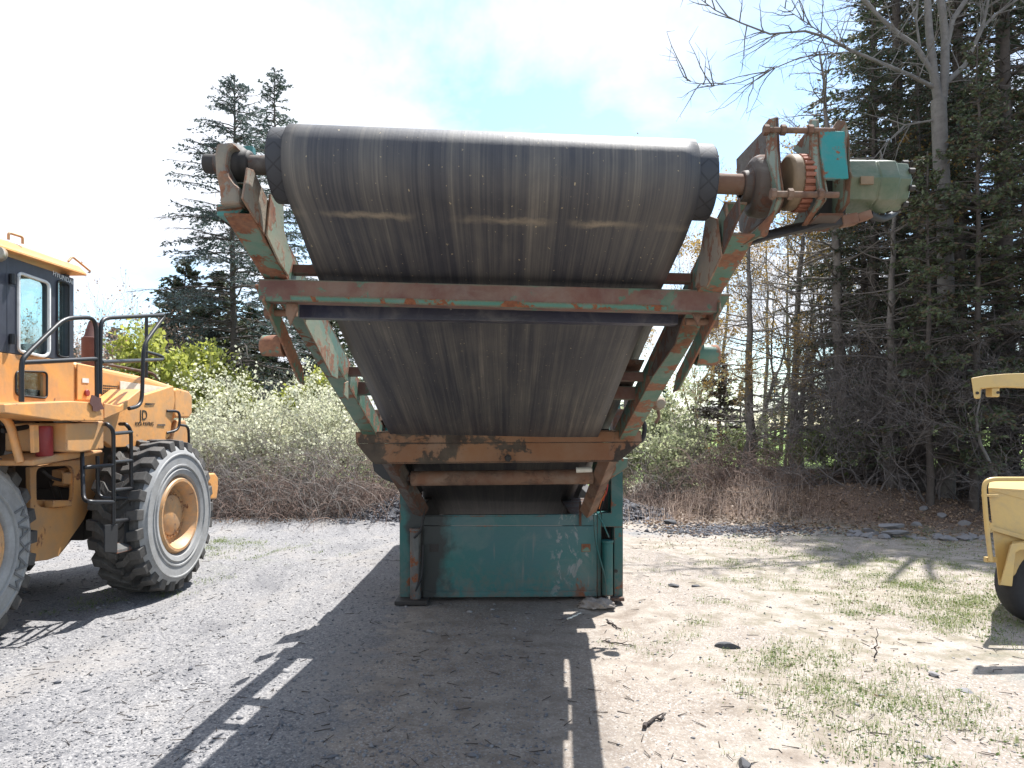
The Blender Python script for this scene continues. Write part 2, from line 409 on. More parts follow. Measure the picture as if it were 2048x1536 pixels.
# ================================================================== GROUND
def sstep(a, b, x): 
    t = np.clip((x - a) / (b - a), 0, 1); return t * t * (3 - 2 * t)
rng = np.random.default_rng(11)
_ph = rng.uniform(0, 6.28, (40, 2)); _fq = rng.normal(0, 1, (40, 2))
def wob(x, y, sc, k0=0, k=12):
    v = 0
    for i in range(k0, k0 + k): v = v + np.sin(_fq[i, 0] * x * sc + _fq[i, 1] * y * sc + _ph[i, 0])
    return v / math.sqrt(k)
def bank(x, y):
    foot = np.where(x > 2.2, 12.0 - .36 * (x - 3), 13.2)
    foot = foot + .25 * np.sin(x * 1.7) + .15 * np.sin(x * 4.1)
    rise = np.where(x > 2.2, .55 * sstep(2.2, 4.5, x), .22 * sstep(-2.2, -4, x))
    return foot, rise
def gz(x, y):
    x = np.asarray(x, float); y = np.asarray(y, float)
    foot, rise = bank(x, y)
    t = sstep(0, 1.9, y - foot)
    lump = .10 * wob(x, y, 1.6, 20) * sstep(.2, 1.2, y - foot) * (rise > .05) * (1 - sstep(16, 22, y))
    z = rise * t + lump * rise * 2 + .010 * wob(x, y, 1.1, 0) + .005 * wob(x, y, 4.5, 12, 8)
    for x0, amp, dep in ((-1.95, .25, .022), (-3.05, .25, .026), (-2.45, .4, .012), (.95, .12, .016), (1.75, .15, .014)):
        c_x = x0 + amp * np.sin(y * .42 + x0) - .10 * (y - 5) * (x0 < 0); q = (x - c_x) / .17
        z = z + dep * (-np.exp(-q * q) + .55 * np.exp(-(np.abs(q) - 1.7) ** 2 * 2)) * sstep(2, 3, y) * (1 - sstep(9, 11, y)) * (1 + .25 * np.sin(y * 38) * (x0 > 0))
    return z * (1 - sstep(40, 90, np.hypot(x, y)))
def gz1(x, y): return float(gz(np.array([x]), np.array([y]))[0])

def ground_mat():
    m, nt, b = nmat('gravel_and_dirt')
    pos = nt.nodes.new('ShaderNodeNewGeometry').outputs['Position']
    at = nt.nodes.new('ShaderNodeVertexColor'); at.layer_name = 'mask'
    sp = nt.nodes.new('ShaderNodeSeparateColor'); nt.links.new(at.outputs[0], sp.inputs[0])
    big = noise(nt, pos, .9, 5, .6); mid = noise(nt, pos, 4.5, 6, .65); fine = noise(nt, pos, 38, 5, .7)
    vor = nt.nodes.new('ShaderNodeTexVoronoi'); vor.inputs['Scale'].default_value = 105; nt.links.new(pos, vor.inputs['Vector'])
    vs = nt.nodes.new('ShaderNodeSeparateColor'); nt.links.new(vor.outputs['Color'], vs.inputs[0])
    vor2 = nt.nodes.new('ShaderNodeTexVoronoi'); vor2.inputs['Scale'].default_value = 48; nt.links.new(pos, vor2.inputs['Vector'])
    vs2 = nt.nodes.new('ShaderNodeSeparateColor'); nt.links.new(vor2.outputs['Color'], vs2.inputs[0])
    grav = ramp(nt, vs.outputs[0], [(0, (.088, .087, .092)), (.45, (.16, .157, .16)), (.8, (.228, .22, .215)), (1, (.36, .345, .33))]).outputs[0]
    grav = mixc(nt, .35, grav, ramp(nt, vs2.outputs[1], [(0, (.085, .084, .09)), (.6, (.165, .16, .163)), (1, (.28, .268, .258))]).outputs[0])
    gb = noise(nt, scaled(nt, pos, (1.1, .55, 1)), 1.3, 6, .65, .5)
    grav = mixc(nt, math_(nt, 'MULTIPLY', ramp(nt, gb, [(.5, 0), (.66, 1)]).outputs[0], .6), grav, mixc(nt, fine, (.17, .155, .14), (.32, .295, .27)))
    grav = mixc(nt, math_(nt, 'MULTIPLY', ramp(nt, gb, [(.33, 1), (.45, 0)]).outputs[0], .5), grav, (.07, .07, .078))
    dirt = ramp(nt, fine, [(.25, (.125, .10, .082)), (.5, (.225, .19, .158)), (.75, (.33, .285, .24))]).outputs[0]
    dirt = mixc(nt, ramp(nt, vs.outputs[1], [(.80, 0), (.9, .75)]).outputs[0], dirt, (.36, .34, .32))
    dirt = mixc(nt, math_(nt, 'MULTIPLY', ramp(nt, big, [(.42, 0), (.62, 1)]).outputs[0], .55), dirt, (.36, .32, .27))
    dirt = mixc(nt, math_(nt, 'MULTIPLY', ramp(nt, math_(nt, 'ADD', math_(nt, 'MULTIPLY', mid, .6), math_(nt, 'MULTIPLY', big, .4)), [(.48, 0), (.62, 1)]).outputs[0], .72), dirt, mixc(nt, fine, (.075, .055, .042), (.21, .16, .12)))
    f = math_(nt, 'ADD', sp.outputs[0], math_(nt, 'MULTIPLY', math_(nt, 'SUBTRACT', mid, .5), 1.4))
    c = mixc(nt, ramp(nt, f, [(.38, 0), (.62, 1)]).outputs[0], dirt, grav)
    # mossy green film
    gmask = math_(nt, 'MULTIPLY', sp.outputs[1], ramp(nt, math_(nt, 'ADD', mid, math_(nt, 'MULTIPLY', big, .5)), [(.74, 0), (.92, .6)]).outputs[0])
    c = mixc(nt, gmask, c, mixc(nt, fine, (.07, .085, .03), (.16, .17, .075)))
    lit = mixc(nt, ramp(nt, vs.outputs[2], [(.2, 0), (.9, 1)]).outputs[0], (.045, .032, .025), (.20, .13, .09))
    c = mixc(nt, sp.outputs[2], c, lit)
    lawn = mixc(nt, fine, (.10, .17, .03), (.2, .28, .06))
    c = mixc(nt, at.outputs['Alpha'], c, lawn)
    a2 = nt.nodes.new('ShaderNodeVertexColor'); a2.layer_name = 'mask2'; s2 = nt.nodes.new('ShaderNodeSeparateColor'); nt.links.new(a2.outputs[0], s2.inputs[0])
    shade_tint = math_(nt, 'MULTIPLY', s2.outputs[0], ramp(nt, math_(nt, 'ADD', mid, math_(nt, 'MULTIPLY', big, .6)), [(.55, .55), (.95, .95)]).outputs[0])  # dark soil deepened further, painting the machine's cast shadow into the colour
    c = mixc(nt, math_(nt, 'MULTIPLY', shade_tint, .42), c, mixc(nt, fine, (.03, .026, .024), (.10, .085, .075)))
    nt.links.new(c, b.inputs['Base Color']); b.inputs['Roughness'].default_value = .95
    h = math_(nt, 'ADD', math_(nt, 'MULTIPLY', vor.outputs['Distance'], -.5), math_(nt, 'ADD', math_(nt, 'MULTIPLY', fine, .5), mid))
    bump(nt, b, h, .5, .011)
    return m
def ground():
    n = 330
    t = np.linspace(-1, 1, n); xs = np.sign(t) * (np.abs(t) * 9 + (np.abs(t) ** 9) * 300)
    t = np.linspace(0, 1, n); ys = -60 + 60 * np.minimum(t / .08, 1) + np.maximum(t - .08, 0) / .92 * 20 + (np.maximum(t - .08, 0) / .92) ** 9 * 330
    X, Y = np.meshgrid(xs, ys); Z = gz(X, Y)
    V = np.stack([X.ravel(), Y.ravel(), Z.ravel()], 1)
    i = np.arange(n * n).reshape(n, n)
    Fc = np.stack([i[:-1, :-1].ravel(), i[:-1, 1:].ravel(), i[1:, 1:].ravel(), i[1:, :-1].ravel()], 1)
    foot, rise = bank(X, Y)
    grav = 1 - sstep(-1.7, -.2, X + .35 * wob(X, Y, .9, 5, 8)); grav = np.maximum(grav * .9, .62 * sstep(2.6, 3.6, X) * (1 - sstep(4.6, 5.4, Y)))
    grav = np.maximum(grav, .55 * np.exp(-((Y - 10.8) / .8) ** 2) * (X > 1))
    green = sstep(.9, 2.2, X) * (.45 + .55 * sstep(3.2, 4.6, X)) * sstep(3.4, 4.2, Y) + .3 * np.exp(-((X + 3.1) ** 2 + (Y - 8.9) ** 2) / 1)
    litter = sstep(-.3, .7, Y - foot) * np.where(X > 1.5, 1, .8) * (1 - sstep(15.5, 17, Y))
    lawn = sstep(16.5, 18.5, Y)
    A = np.stack([grav, np.clip(green, 0, 1), litter, lawn], -1).reshape(-1, 4)
    shade_tint = sstep(-1.7, -1.0, X + .2 * wob(X, Y, 2, 3, 8)) * (1 - sstep(.25, .7, X + .15 * wob(X, Y, 2, 9, 8))) * sstep(2.6, 3.2, Y) * (1 - sstep(11, 12, Y))  # mask of the painted shade: strip where the machine's shadow falls
    A2 = np.stack([shade_tint, 0 * X, 0 * X, 0 * X + 1], -1).reshape(-1, 4)
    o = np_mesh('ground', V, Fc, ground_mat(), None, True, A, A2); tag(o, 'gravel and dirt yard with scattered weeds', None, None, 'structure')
ground()

# ================================================================== CONVEYOR SCREENER
_yaw, _pitch, _roll = .0073, .3168, .0181
_r = Vector((math.cos(_yaw), math.sin(_yaw), 0)); _f = Vector((math.sin(_yaw), -math.cos(_yaw), 0)); _up = Vector((0, 0, 1))
SV = _f * math.cos(_pitch) + _up * math.sin(_pitch); _n = -_f * math.sin(_pitch) + _up * math.cos(_pitch)
UV_ = _r * math.cos(_roll) - _n * math.sin(_roll); NV = _n * math.cos(_roll) + _r * math.sin(_roll)
O = Vector((-.1131, 5.7, 1.5454))
def T(u, s, n):
    t = min(max((s - 2.2) / .7, 0), 1); t = t * t * (3 - 2 * t)
    return O + UV_ * u + SV * s + NV * (n - .024 * u / .93 * t)
def cv(px, py, n):                      # pixel -> (u, s) on the plane at height n above the belt underside
    P = hit(px, py, O + NV * n, NV) - O; return P.dot(UV_), P.dot(SV)
def cn(px, py, u):                      # pixel -> (s, n) on the plane at offset u
    P = hit(px, py, O + UV_ * u, UV_) - O; return P.dot(SV), P.dot(NV)

scr = thing('conveyor_screener', 'large worn green mobile screening plant with a raised rusty conveyor belt facing the viewer', 'conveyor', (0, 6.6, 0))

# belt: return run, wrap round the head pulley, carrying run
def belt():
    pc, pr = (2.96, .234), .167
    path = [(-3.3, .0), (-2.4, .0), (-1.5, 0), (-.6, 0), (.3, .0), (1.2, .008), (1.9, .02), (2.5, .043), (2.8, .058)]
    for k in range(15):
        a = -math.pi / 2 + math.pi * k / 14; path.append((pc[0] + pr * math.cos(a), pc[1] + pr * math.sin(a)))
    path += [(2.5, .36), (1.8, .26), (0, .22), (-1.5, .22), (-3.3, .22)]  # carrying run lowered and shifted right to shape the sun strips below
    nu = 28; V = []; UVc = []; L = 0
    for i, (s, n) in enumerate(path):
        if i: L += math.hypot(s - path[i - 1][0], n - path[i - 1][1])
        sh = .03 * min(max((s - 1.5) / 1.3, 0), 1)
        for k in range(nu + 1):
            q = k / nu; u = (-.857 + sh + 1.655 * q) if i < 25 else (-.74 + 1.69 * q); u = u + .006 * math.sin(L * 3 + (0 if q < .5 else 2)) * (abs(q - .5) * 2) ** 4
            crown = .006 * (1 - (2 * q - 1) ** 2) + (.004 * math.sin(9 * q + 2.1 * L) if i < 9 else 0)
            if i < 9: crown = -crown * .8
            V.append(T(u, s, n) + (NV * crown if i < 9 or i > 23 else Vector((0, 0, 0)))); UVc.append((u + 1, L))
    bm = bmesh.new(); vs = [bm.verts.new(v) for v in V]; uvl = bm.loops.layers.uv.new('UVMap')
    for i in range(len(path) - 1):
        for k in range(nu):
            idx = [i * (nu + 1) + k, i * (nu + 1) + k + 1, (i + 1) * (nu + 1) + k + 1, (i + 1) * (nu + 1) + k]
            f = bm.faces.new([vs[j] for j in idx]); f.smooth = True
            for l, j in zip(f.loops, idx): l[uvl].uv = UVc[j]
    bmesh.ops.translate(bm, verts=bm.verts, vec=-wloc(scr))
    me = bpy.data.meshes.new('conveyor_belt'); bm.to_mesh(me); bm.free(); me.materials.append(M['belt'])
    o = bpy.data.objects.new('conveyor_belt', me); col.objects.link(o); o.parent = scr
    o.modifiers.new('s', 'SOLIDIFY').thickness = .011; o.modifiers['s'].offset = -1
    o['label'] = 'black rubber belt streaked with dried dust and mud'
    return o
belt()
def pulley():
    bm = bmesh.new(); uvl = bm.loops.layers.uv.new('UVMap'); n = 40; r = .152
    c = lambda u: T(u, 2.96, .234)
    rings = {}
    for ui in (-.892, -.884, .902, .91):
        rr = r if abs(ui) < .905 else r - .006
        rings[ui] = [bm.verts.new(c(ui) + (SV * math.cos(2 * math.pi * k / n) + NV * math.sin(2 * math.pi * k / n)) * rr) for k in range(n)]
    ks = list(rings)
    for a, b in zip(ks, ks[1:]):
        for k in range(n):
            j = (k + 1) % n; f = bm.faces.new([rings[a][k], rings[a][j], rings[b][j], rings[b][k]]); f.smooth = True
            for l, (uu, kk) in zip(f.loops, ((a, k), (a, k + 1), (b, k + 1), (b, k))): l[uvl].uv = (uu + 1, kk * 2 * math.pi / n * r)
    for ui in (ks[0], ks[-1]):
        f = bm.faces.new(rings[ui])
        for l in f.loops: l[uvl].uv = (.02, .05)
    bmesh.ops.recalc_face_normals(bm, faces=bm.faces)
    bmesh.ops.translate(bm, verts=bm.verts, vec=-wloc(scr))
    me = bpy.data.meshes.new('head_pulley'); bm.to_mesh(me); bm.free(); me.materials.append(M['lagging'])
    o = bpy.data.objects.new('head_pulley', me); col.objects.link(o); o.parent = scr
pulley()
m = MB(); m.cyl(T(-1.15, 2.96, .236), T(-.90, 2.96, .234), .040, n=24); m.build('pulley_shaft', M['brown_steel'], scr, .003, 40)
m = MB(); m.cyl(T(.90, 2.96, .234), T(1.16, 2.96, .234), .042, n=24); m.build('pulley_shaft', M['rust_orange'], scr, .003, 40)

# side frames
for sd in (-1, 1):
    m = MB(); g = sd
    for (s0, s1) in ((-.35, 2.96),):
        # bottom flange
        m.hexa([T(g * .968, s0, -.012), T(g * 1.083, s0, -.012), T(g * 1.083, s1, -.012), T(g * .968, s1, -.012),
                T(g * .968, s0, .0), T(g * 1.083, s0, .0), T(g * 1.083, s1, .0), T(g * .968, s1, .0)])
        # web
        m.hexa([T(g * .968, s0, .0), T(g * .980, s0, .0), T(g * .980, s1, .0), T(g * .968, s1, .0),
                T(g * .968, s0, .14), T(g * .980, s0, .14), T(g * .980, s1, .14), T(g * .968, s1, .14)])
        # top flange
        m.hexa([T(g * .968, s0, .14), T(g * 1.06, s0, .14), T(g * 1.06, s1, .14), T(g * .968, s1, .14),
                T(g * .968, s0, .15), T(g * 1.06, s0, .15), T(g * 1.06, s1, .15), T(g * .968, s1, .15)])
    m.build('side_frame', M['green'] if sd < 0 else M['green_rusty'], scr, .003, label='left side rail with worn green paint' if sd < 0 else 'right side rail half eaten by rust')
# skirt plates standing on the inside of the rails
def skirt(pix, u, mat, th=.008, name='skirt_plate', label=None):
    pts = [cn(x, y, u) for x, y in pix]
    m = MB(); P = [T(u, s, n) for s, n in pts]
    m.prism(P, UV_ * (-th if u < 0 else th)); m.build(name, mat, scr, .002, label=label)
skirt([(494, 346), (506, 350), (537, 415), (531, 482), (484, 408)], -.960, M['dusty_steel'])
skirt([(540, 398), (566, 409), (568, 466), (586, 524), (577, 556), (560, 534), (533, 480)], -.950, M['skirt'])
skirt([(604, 620), (634, 618), (678, 715), (676, 758), (664, 752), (612, 648)], -.955, M['skirt'])
skirt([(690, 766), (697, 762), (697, 800), (688, 790)], -.94, M['skirt'])
skirt([(1411, 421), (1432, 427), (1441, 502), (1412, 566), (1389, 571)], .950, M['dusty_steel'])
skirt([(1446, 432), (1475, 385), (1477, 420), (1443, 498)], .962, M['brown_steel'])
skirt([(1340, 635), (1366, 635), (1348, 690), (1305, 752), (1296, 752)], .952, M['brown_steel'])

# cross members
def xbar(px, y0, y1, n, x0, x1, mat, dep=.07, name='cross_bar', lip=None, label=None, flange=True):
    u0, s0 = cv(x0, (y0 + y1) / 2, n); u1, _ = cv(x1, (y0 + y1) / 2, n)
    _, sa = cv(px, y0, n); _, sb = cv(px, y1, n)
    d = (T(0, s0, n)).y; h = (y1 - y0) / F * d
    m = MB(); c0, c1 = T(u0, s0, n), T(u1, s0, n)
    up = Vector((0, 0, 1)); back = Vector((0, 1, 0))
    a = up * h / 2
    t = .010
    m.hexa([c0 - a, c1 - a, c1 - a + back * t, c0 - a + back * t, c0 + a, c1 + a, c1 + a + back * t, c0 + a + back * t])
    if flange:
        for sg in (-1, 1):
            e = a * sg; e2 = a * sg - up * sg * t
            lo, hi = (e, e2) if sg < 0 else (e2, e)
            m.hexa([c0 + lo + back * t, c1 + lo + back * t, c1 + lo + back * dep, c0 + lo + back * dep, c0 + hi + back * t, c1 + hi + back * t, c1 + hi + back * dep, c0 + hi + back * dep])
    o = m.build(name, mat, scr, .003, label=label)
    if lip:
        m = MB(); k = a * (1 - 2 * lip)
        q = Vector((0, -.003, 0))
        m.hexa([c0 - a + q + UV_ * .15, c1 - a + q - UV_ * .25, c1 - a - UV_ * .25, c0 - a + UV_ * .15, c0 - k + q + UV_ * .15, c1 - k + q - UV_ * .25, c1 - k - UV_ * .25, c0 - k + UV_ * .15])
        m.build('lower_lip', M['teal_lip'], o)
    return o
M['teal_lip'] = painted('green_lip_paint', (.035, .14, .095), .40, 8, .5, GREEN_F)
fb = xbar(980, 561, 605, -.065, 516, 1452, M['rust_red'], .09, 'cross_bar', .27, 'long front cross bar with red primer and a green lower lip')
o_ = xbar(980, 590, 635, -.025, 598, 1363, M['navy'], .085, 'scraper_bar', None, 'navy plastic bar under the front cross bar')
xbar(980, 530, 549, .09, 577, 1390, M['rust_red'], .06)
xbar(980, 733, 752, .09, 680, 1300, M['rust_red'], .06)
xbar(980, 763, 790, .09, 705, 1280, M['rust_red'], .07)

# hanging legs with capped stubs
for sd in (-1, 1):
    def q(x): return x if sd < 0 else 1966 - x
    mir = 1 if sd < 0 else -1
    u0, s0 = cv(527 if sd < 0 else 1441, 588 if sd < 0 else 600, -.07); u1, s1 = cv(598 if sd < 0 else 1358, 748 if sd < 0 else 764, -.20)
    A, B = T(u0, s0, -.07), T(u1, s1, -.20)
    m = MB(); d = (B - A).normalized(); sx = UV_; wv = d.cross(sx).normalized()
    w = .05
    m.prism([A - wv * w, A + wv * w, B + wv * w, B + wv * .2 * w + d * .10, B - wv * w], sx * .012 * mir)
    m.prism([A - wv * w, A - wv * (w - .012), B - wv * (w - .012), B - wv * w], -sx * .05 * mir)
    leg = m.build('hanging_leg', M['green_rusty'], scr, .003)
    c = A + (B - A) * .62
    m = MB(); e = -UV_ if sd < 0 else UV_
    m.cyl(c + e * .015, c + e * .125, .058, .054, 20); m.cyl(c + e * .125, c + e * .135, .05, .04, 20)
    m.build('end_cap', M['green_rusty'], leg, .002, 40)
    m = MB(); c2 = A + (B - A) * .22; m.cyl(c2 - e * .12, c2 + e * .03, .018, n=10); m.cyl(c2 - e * .0, c2 + e * .035, .03, n=6)
    m.build('pivot_bolt', M['rust_orange'], leg, 0, 40)
    # pointed gusset under the front bar
    xx = 580 if sd < 0 else 1396; yy = 606
    P = [hit(xx + dx * mir, yy + dy, T(0, s0 - .03, -.05), _f) for dx, dy in ((-9, 0), (14, 0), (16, 12), (0, 46), (-9, 20))]
    m = MB(); m.prism(P, Vector((0, .012, 0))); m.build('gusset', M['rust_orange'], scr, .002)

# big rusty cross beam: trapezoid plate with a folded top lip
def wy(px, py, d=5.66): return W(px, py, d)
m = MB()
m.prism([wy(711, 866), wy(860, 862), wy(1020, 861), wy(1282, 863), wy(1284, 884), wy(712, 887)], (0, .012, 0))
m.prism([wy(712, 887.3), wy(1284, 884.3), wy(1243, 919), wy(1238, 921), wy(748, 926), wy(742, 923)], (0, .014, 0))
m.prism([wy(711, 866), wy(860, 862), wy(1020, 861), wy(1282, 863), wy(1282, 864.5) + Vector((0, .22, 0)), wy(711, 867) + Vector((0, .22, 0))], (0, 0, .008))
m.prism([wy(748, 926), wy(1238, 921), wy(1238, 921) + Vector((0, .2, 0)), wy(748, 926) + Vector((0, .2, 0))], (0, 0, -.01))
cb = m.build('cross_beam', M['rust_beam'] if 'rust_beam' in M else M['rust_orange'], scr, .003, label='wide orange rusted trapezoid beam across the belt with dark oily stains')
m = MB(); c = wy(1016, 916); m.cyl(c + Vector((0, .0, 0)), c + Vector((0, -.035, 0)), .030, n=6); m.cyl(c + Vector((0, -.035, 0)), c + Vector((0, -.075, 0)), .018, n=12); m.build('bolt', M['dark'], cb, .002)
# irregular oily plate / rubber strip above beam
m = MB(); m.prism([wy(768, 862, 5.8), wy(860, 855, 5.8), wy(1024, 853, 5.8), wy(1218, 858, 5.8), wy(1218, 864, 5.8), wy(768, 868, 5.8)], (0, .02, 0)); m.build('rubber_strip', M['rubber'], scr, .002)
# lower legs of the frame
for sd, A, B in ((-1, W(772, 905, 5.72), W(842, 1022, 6.52)), (1, W(1222, 905, 5.72), W(1176, 1022, 6.52))):
    m = MB(); m.bar(A, B, .105, .12, (0, -1, .6)); m.build('lower_leg', M['brown_steel'] if sd < 0 else M['rust_orange'], scr, .006)
# return roller
m = MB(); m.cyl(W(822, 957, 6.05), W(1186, 953, 6.05), .064, n=28); m.build('return_roller', M['rust_orange'], scr, .008, 40)
m = MB(); m.cyl(W(1152, 940, 6.0), W(1184, 939, 6.0), .024, n=14); m.build('roller_tag', M['cream'], scr, .002, 40)
m = MB(); m.bar(W(806, 956, 6.05), W(822, 956, 6.05), .05, .05); m.build('roller_axle', M['brown_steel'], scr, .003); m = MB(); m.bar(W(1186, 953, 6.05), W(1200, 953, 6.05), .05, .05); m.build('roller_axle', M['brown_steel'], scr, .003)

# brackets seen through the gaps beside the belt
m = MB()
m.prism([W(716, 826, 6.1), W(735, 818, 6.1), W(760, 820, 6.1), W(760, 862, 6.1), W(730, 864, 6.1), W(730, 840, 6.1)], (0, .25, 0)); m.build('hinge_bracket', M['rust_orange'], scr, .003)
m = MB(); m.prism([W(701, 795, 5.75), W(712, 792, 5.75), W(718, 830, 5.75), W(712, 852, 5.75), W(701, 818, 5.75)], (0, .1, 0)); m.build('hinge_bracket', M['skirt'], scr, .003)
m = MB(); m.prism([W(690, 763, 5.3), W(700, 760, 5.3), W(702, 792, 5.3), W(690, 800, 5.3)], (0, .12, 0)); m.build('hinge_bracket', M['skirt'], scr, .003)
m = MB(); m.prism([W(765, 822, 6.3), W(773, 822, 6.3), W(785, 862, 6.3), W(768, 862, 6.3)], (0, .2, 0)); m.build('hinge_bracket', M['teal'], scr, .003)
m = MB(); m.prism([W(1228, 818, 6.1), W(1258, 818, 6.1), W(1262, 862, 6.1), W(1226, 862, 6.1)], (0, .2, 0)); m.build('hinge_bracket', M['brown_steel'], scr, .003)
m = MB(); m.prism([W(1258, 770, 5.6), W(1278, 790, 5.6), W(1262, 861, 5.6), W(1256, 861, 5.6)], (0, .25, 0)); m.build('hinge_bracket', M['brown_steel'], scr, .003)
# work lamp hanging at the right of the rail
m = MB(); c = W(1314, 805, 5.9); m.lathe(c, (0.2, -1, -.2), [(0, .09), (.04, .08), (.06, .04), (.064, 0), (.056, -.004), (0, -.01)], 20)
wl = m.build('work_lamp', M['dusty_steel'], scr, 0, 40)
m = MB(); m.tube([c + Vector((.02, .08, 0)), c + Vector((.03, .06, -.12)), c + Vector((.0, .05, -.17))], .014); m.tube([c + Vector((0, .08, 0)), c + Vector((-.12, .1, .02))], .018); m.build('lamp_bracket', M['rust_orange'], wl)
m = MB(); m.tube([W(1268, 830, 5.85), W(1284, 835, 5.85), W(1291, 858, 5.85), W(1284, 882, 5.85), W(1268, 884, 5.85)], .020, 10, .1); m.build('hose', M['rubber'], scr, 0, 60)
# dark guard on the left and green arm on the right, below the beam
m = MB(); m.prism([W(744, 922, 6.4), W(810, 926, 6.4), W(838, 990, 6.4), W(800, 972, 6.4), W(765, 958, 6.4), W(747, 942, 6.4)], (0, .35, 0)); m.build('side_guard', M['black'], scr, .012)
m = MB(); m.prism([W(1196, 916, 6.3), W(1258, 917, 6.3), W(1255, 936, 6.3), W(1215, 962, 6.3), W(1184, 974, 6.3)], (0, .3, 0)); m.build('side_guard', M['green_rusty'], scr, .006)

# chassis box
D = 6.6
def wb(px, py, d=D): return W(px, py, d)
m = MB()
m.prism([wb(846, 1052), wb(1194, 1052), wb(1194, 1192), wb(846, 1194)], (0, .02, 0))
m.prism([wb(850, 1031, 6.605), wb(1194, 1029, 6.605), wb(1194, 1051.2, 6.605), wb(846, 1051.2, 6.605)], (0, .02, 0))
m.prism([wb(850, 1030.5, 6.59), wb(1194, 1028.5, 6.59), wb(1194, 1031.5, 6.59), wb(850, 1033.5, 6.59)], (0, .05, 0))
m.build('front_panel', M['teal_panel'], scr, .004, label='scuffed teal front panel with black grease stains on its left')
m = MB(); m.prism([wb(846, 1183, 6.585), wb(1194, 1182, 6.585), wb(1194, 1193, 6.585), wb(846, 1195, 6.585)], (0, .012, 0)); m.build('bottom_rail', M['teal_panel'], scr, .002)
# posts
m = MB(); m.prism([wb(799, 985), wb(812, 985), wb(846, 1020), wb(846, 1203), wb(799, 1203)], (0, .18, 0)); m.build('corner_post', M['teal_post'] if 'teal_post' in M else M['teal_panel'], scr, .006)
m = MB()
P0 = [(1205, 792), (1224, 790), (1246, 860), (1246, 1198), (1231, 1198), (1231, 1056), (1203, 1056), (1203, 1198), (1194, 1198), (1194, 1030), (1217, 1026), (1217, 985), (1205, 985)]
m.prism([wb(1222, 792), wb(1240, 791), wb(1246, 905), wb(1246, 1054), wb(1203, 1054), wb(1203, 1026), wb(1222, 1026), wb(1222, 905)], (0, .2, 0))
m.prism([wb(1228, 1054.2), wb(1246, 1054.2), wb(1246, 1198), wb(1228, 1198)], (0, .2, 0))
m.prism([wb(1194.5, 1028), wb(1202.6, 1026), wb(1202.6, 1197), wb(1194.5, 1197)], (0, .2, 0))
m.prism([wb(1203, 1090, 6.74), wb(1228, 1090, 6.74), wb(1228, 1197, 6.74), wb(1203, 1197, 6.74)], (0, .05, 0))
m.build('corner_post', M['teal_body'], scr, .004)
m = MB(); c = wb(1232, 1142, 6.598); m.cyl(c, c + Vector((0, -.006, 0)), .016, n=16); m.build('bolt_hole', M['dark'], scr)
m = MB(); m.prism([wb(1180, 975, 6.83), wb(1226, 975, 6.83), wb(1226, 1030, 6.83), wb(1180, 1030, 6.83)], (0, .02, 0)); m.build('bay_shade_sheet', M['dark'], scr)  # dark sheet set in for the shade inside the open post
# hydraulic rams in the posts
for (x, y0, y1, mt) in ((831, 1062, 1197, 'grey_ram'), (1215, 1086, 1190, 'teal_body')):
    m = MB(); m.cyl(wb(x, y1, 6.54), wb(x, y0, 6.54), .05, n=22); m.cyl(wb(x, y0, 6.54), wb(x, y0 - 6, 6.54), .055, n=22); r0 = m.build('jack_ram', M[mt], scr, .004, 40)
    m = MB(); m.cyl(wb(x, y1, 6.54), wb(x, y1 + 12, 6.54), .03, n=14); m.build('ram_rod', M['chrome'], r0, 0, 40)
m = MB(); m.prism([wb(820, 1058, 6.575), wb(845, 1058, 6.575), wb(845, 1100, 6.575), wb(820, 1100, 6.575)], (0, .01, 0)); m.build('ram_bracket', M['dark'], scr, .003)
m = MB(); m.box(wb(824, 1207, 6.5) + Vector((0, .1, .018)), (.30, .34, .036)); m.build('base_plate', M['dark'], scr, .006)
m = MB(); m.box(wb(1222, 1200, 6.55) + Vector((0, .1, .01)), (.24, .26, .03)); m.build('base_plate', M['brown_steel'], scr, .006)
# hoses and wires
m = MB(); m.tube([wb(848, 1012, 6.45), wb(846, 1040, 6.45), wb(842, 1062, 6.45), wb(828, 1076, 6.45)], .011, 8, .1); m.build('hydraulic_hose', M['rubber'], scr, 0, 60); m = MB(); m.tube([wb(846, 1090, 6.5), wb(845, 1150, 6.5), wb(836, 1170, 6.5), wb(831, 1182, 6.5)], .012, 8, .1); m.build('hydraulic_hose', M['rubber'], scr, 0, 60)
m = MB(); m.tube([wb(1188, 1018, 6.5), wb(1190, 1080, 6.5), wb(1202, 1125, 6.5), wb(1212, 1160, 6.5), wb(1213, 1190, 6.5)], .008, 8, .1); m.build('hydraulic_hose', M['teal_body'], scr, 0, 60); m = MB(); m.tube([wb(1190, 1020, 6.52), wb(1205, 1045, 6.52), wb(1218, 1075, 6.52)], .007, 8, .05); m.build('hydraulic_hose', M['teal_body'], scr, 0, 60)
for k, (mt, pts) in enumerate((('wire_orange', ((1198, 1018), (1203, 1000), (1212, 985), (1207, 975))), ('wire_red', ((1206, 1002), (1213, 985), (1216, 968))), ('rubber', ((1200, 1026), (1205, 1010), (1211, 990), (1214, 960))))):
    m = MB(); m.tube([wb(x, y, 6.6) for x, y in pts], .005, 6, .03); m.build('loose_wire', M[mt], scr)
m = MB(); m.prism([wb(1158, 1003, 6.56), wb(1163, 1003, 6.56), wb(1163, 1052, 6.56), wb(1158, 1052, 6.56)], (0, .012, 0)); m.build('locating_pin', M['brown_steel'], scr, .002)
for (x, y) in ((868, 1096), (1172, 1096)):
    m = MB(); m.prism([wb(x - 9, y - 8, 6.592), wb(x + 9, y - 8, 6.592), wb(x + 9, y + 8, 6.592), wb(x - 9, y + 8, 6.592)], (0, .006, 0)); m.build('cover_plate', M['dark'] if x < 1000 else M['green'], scr, .002)
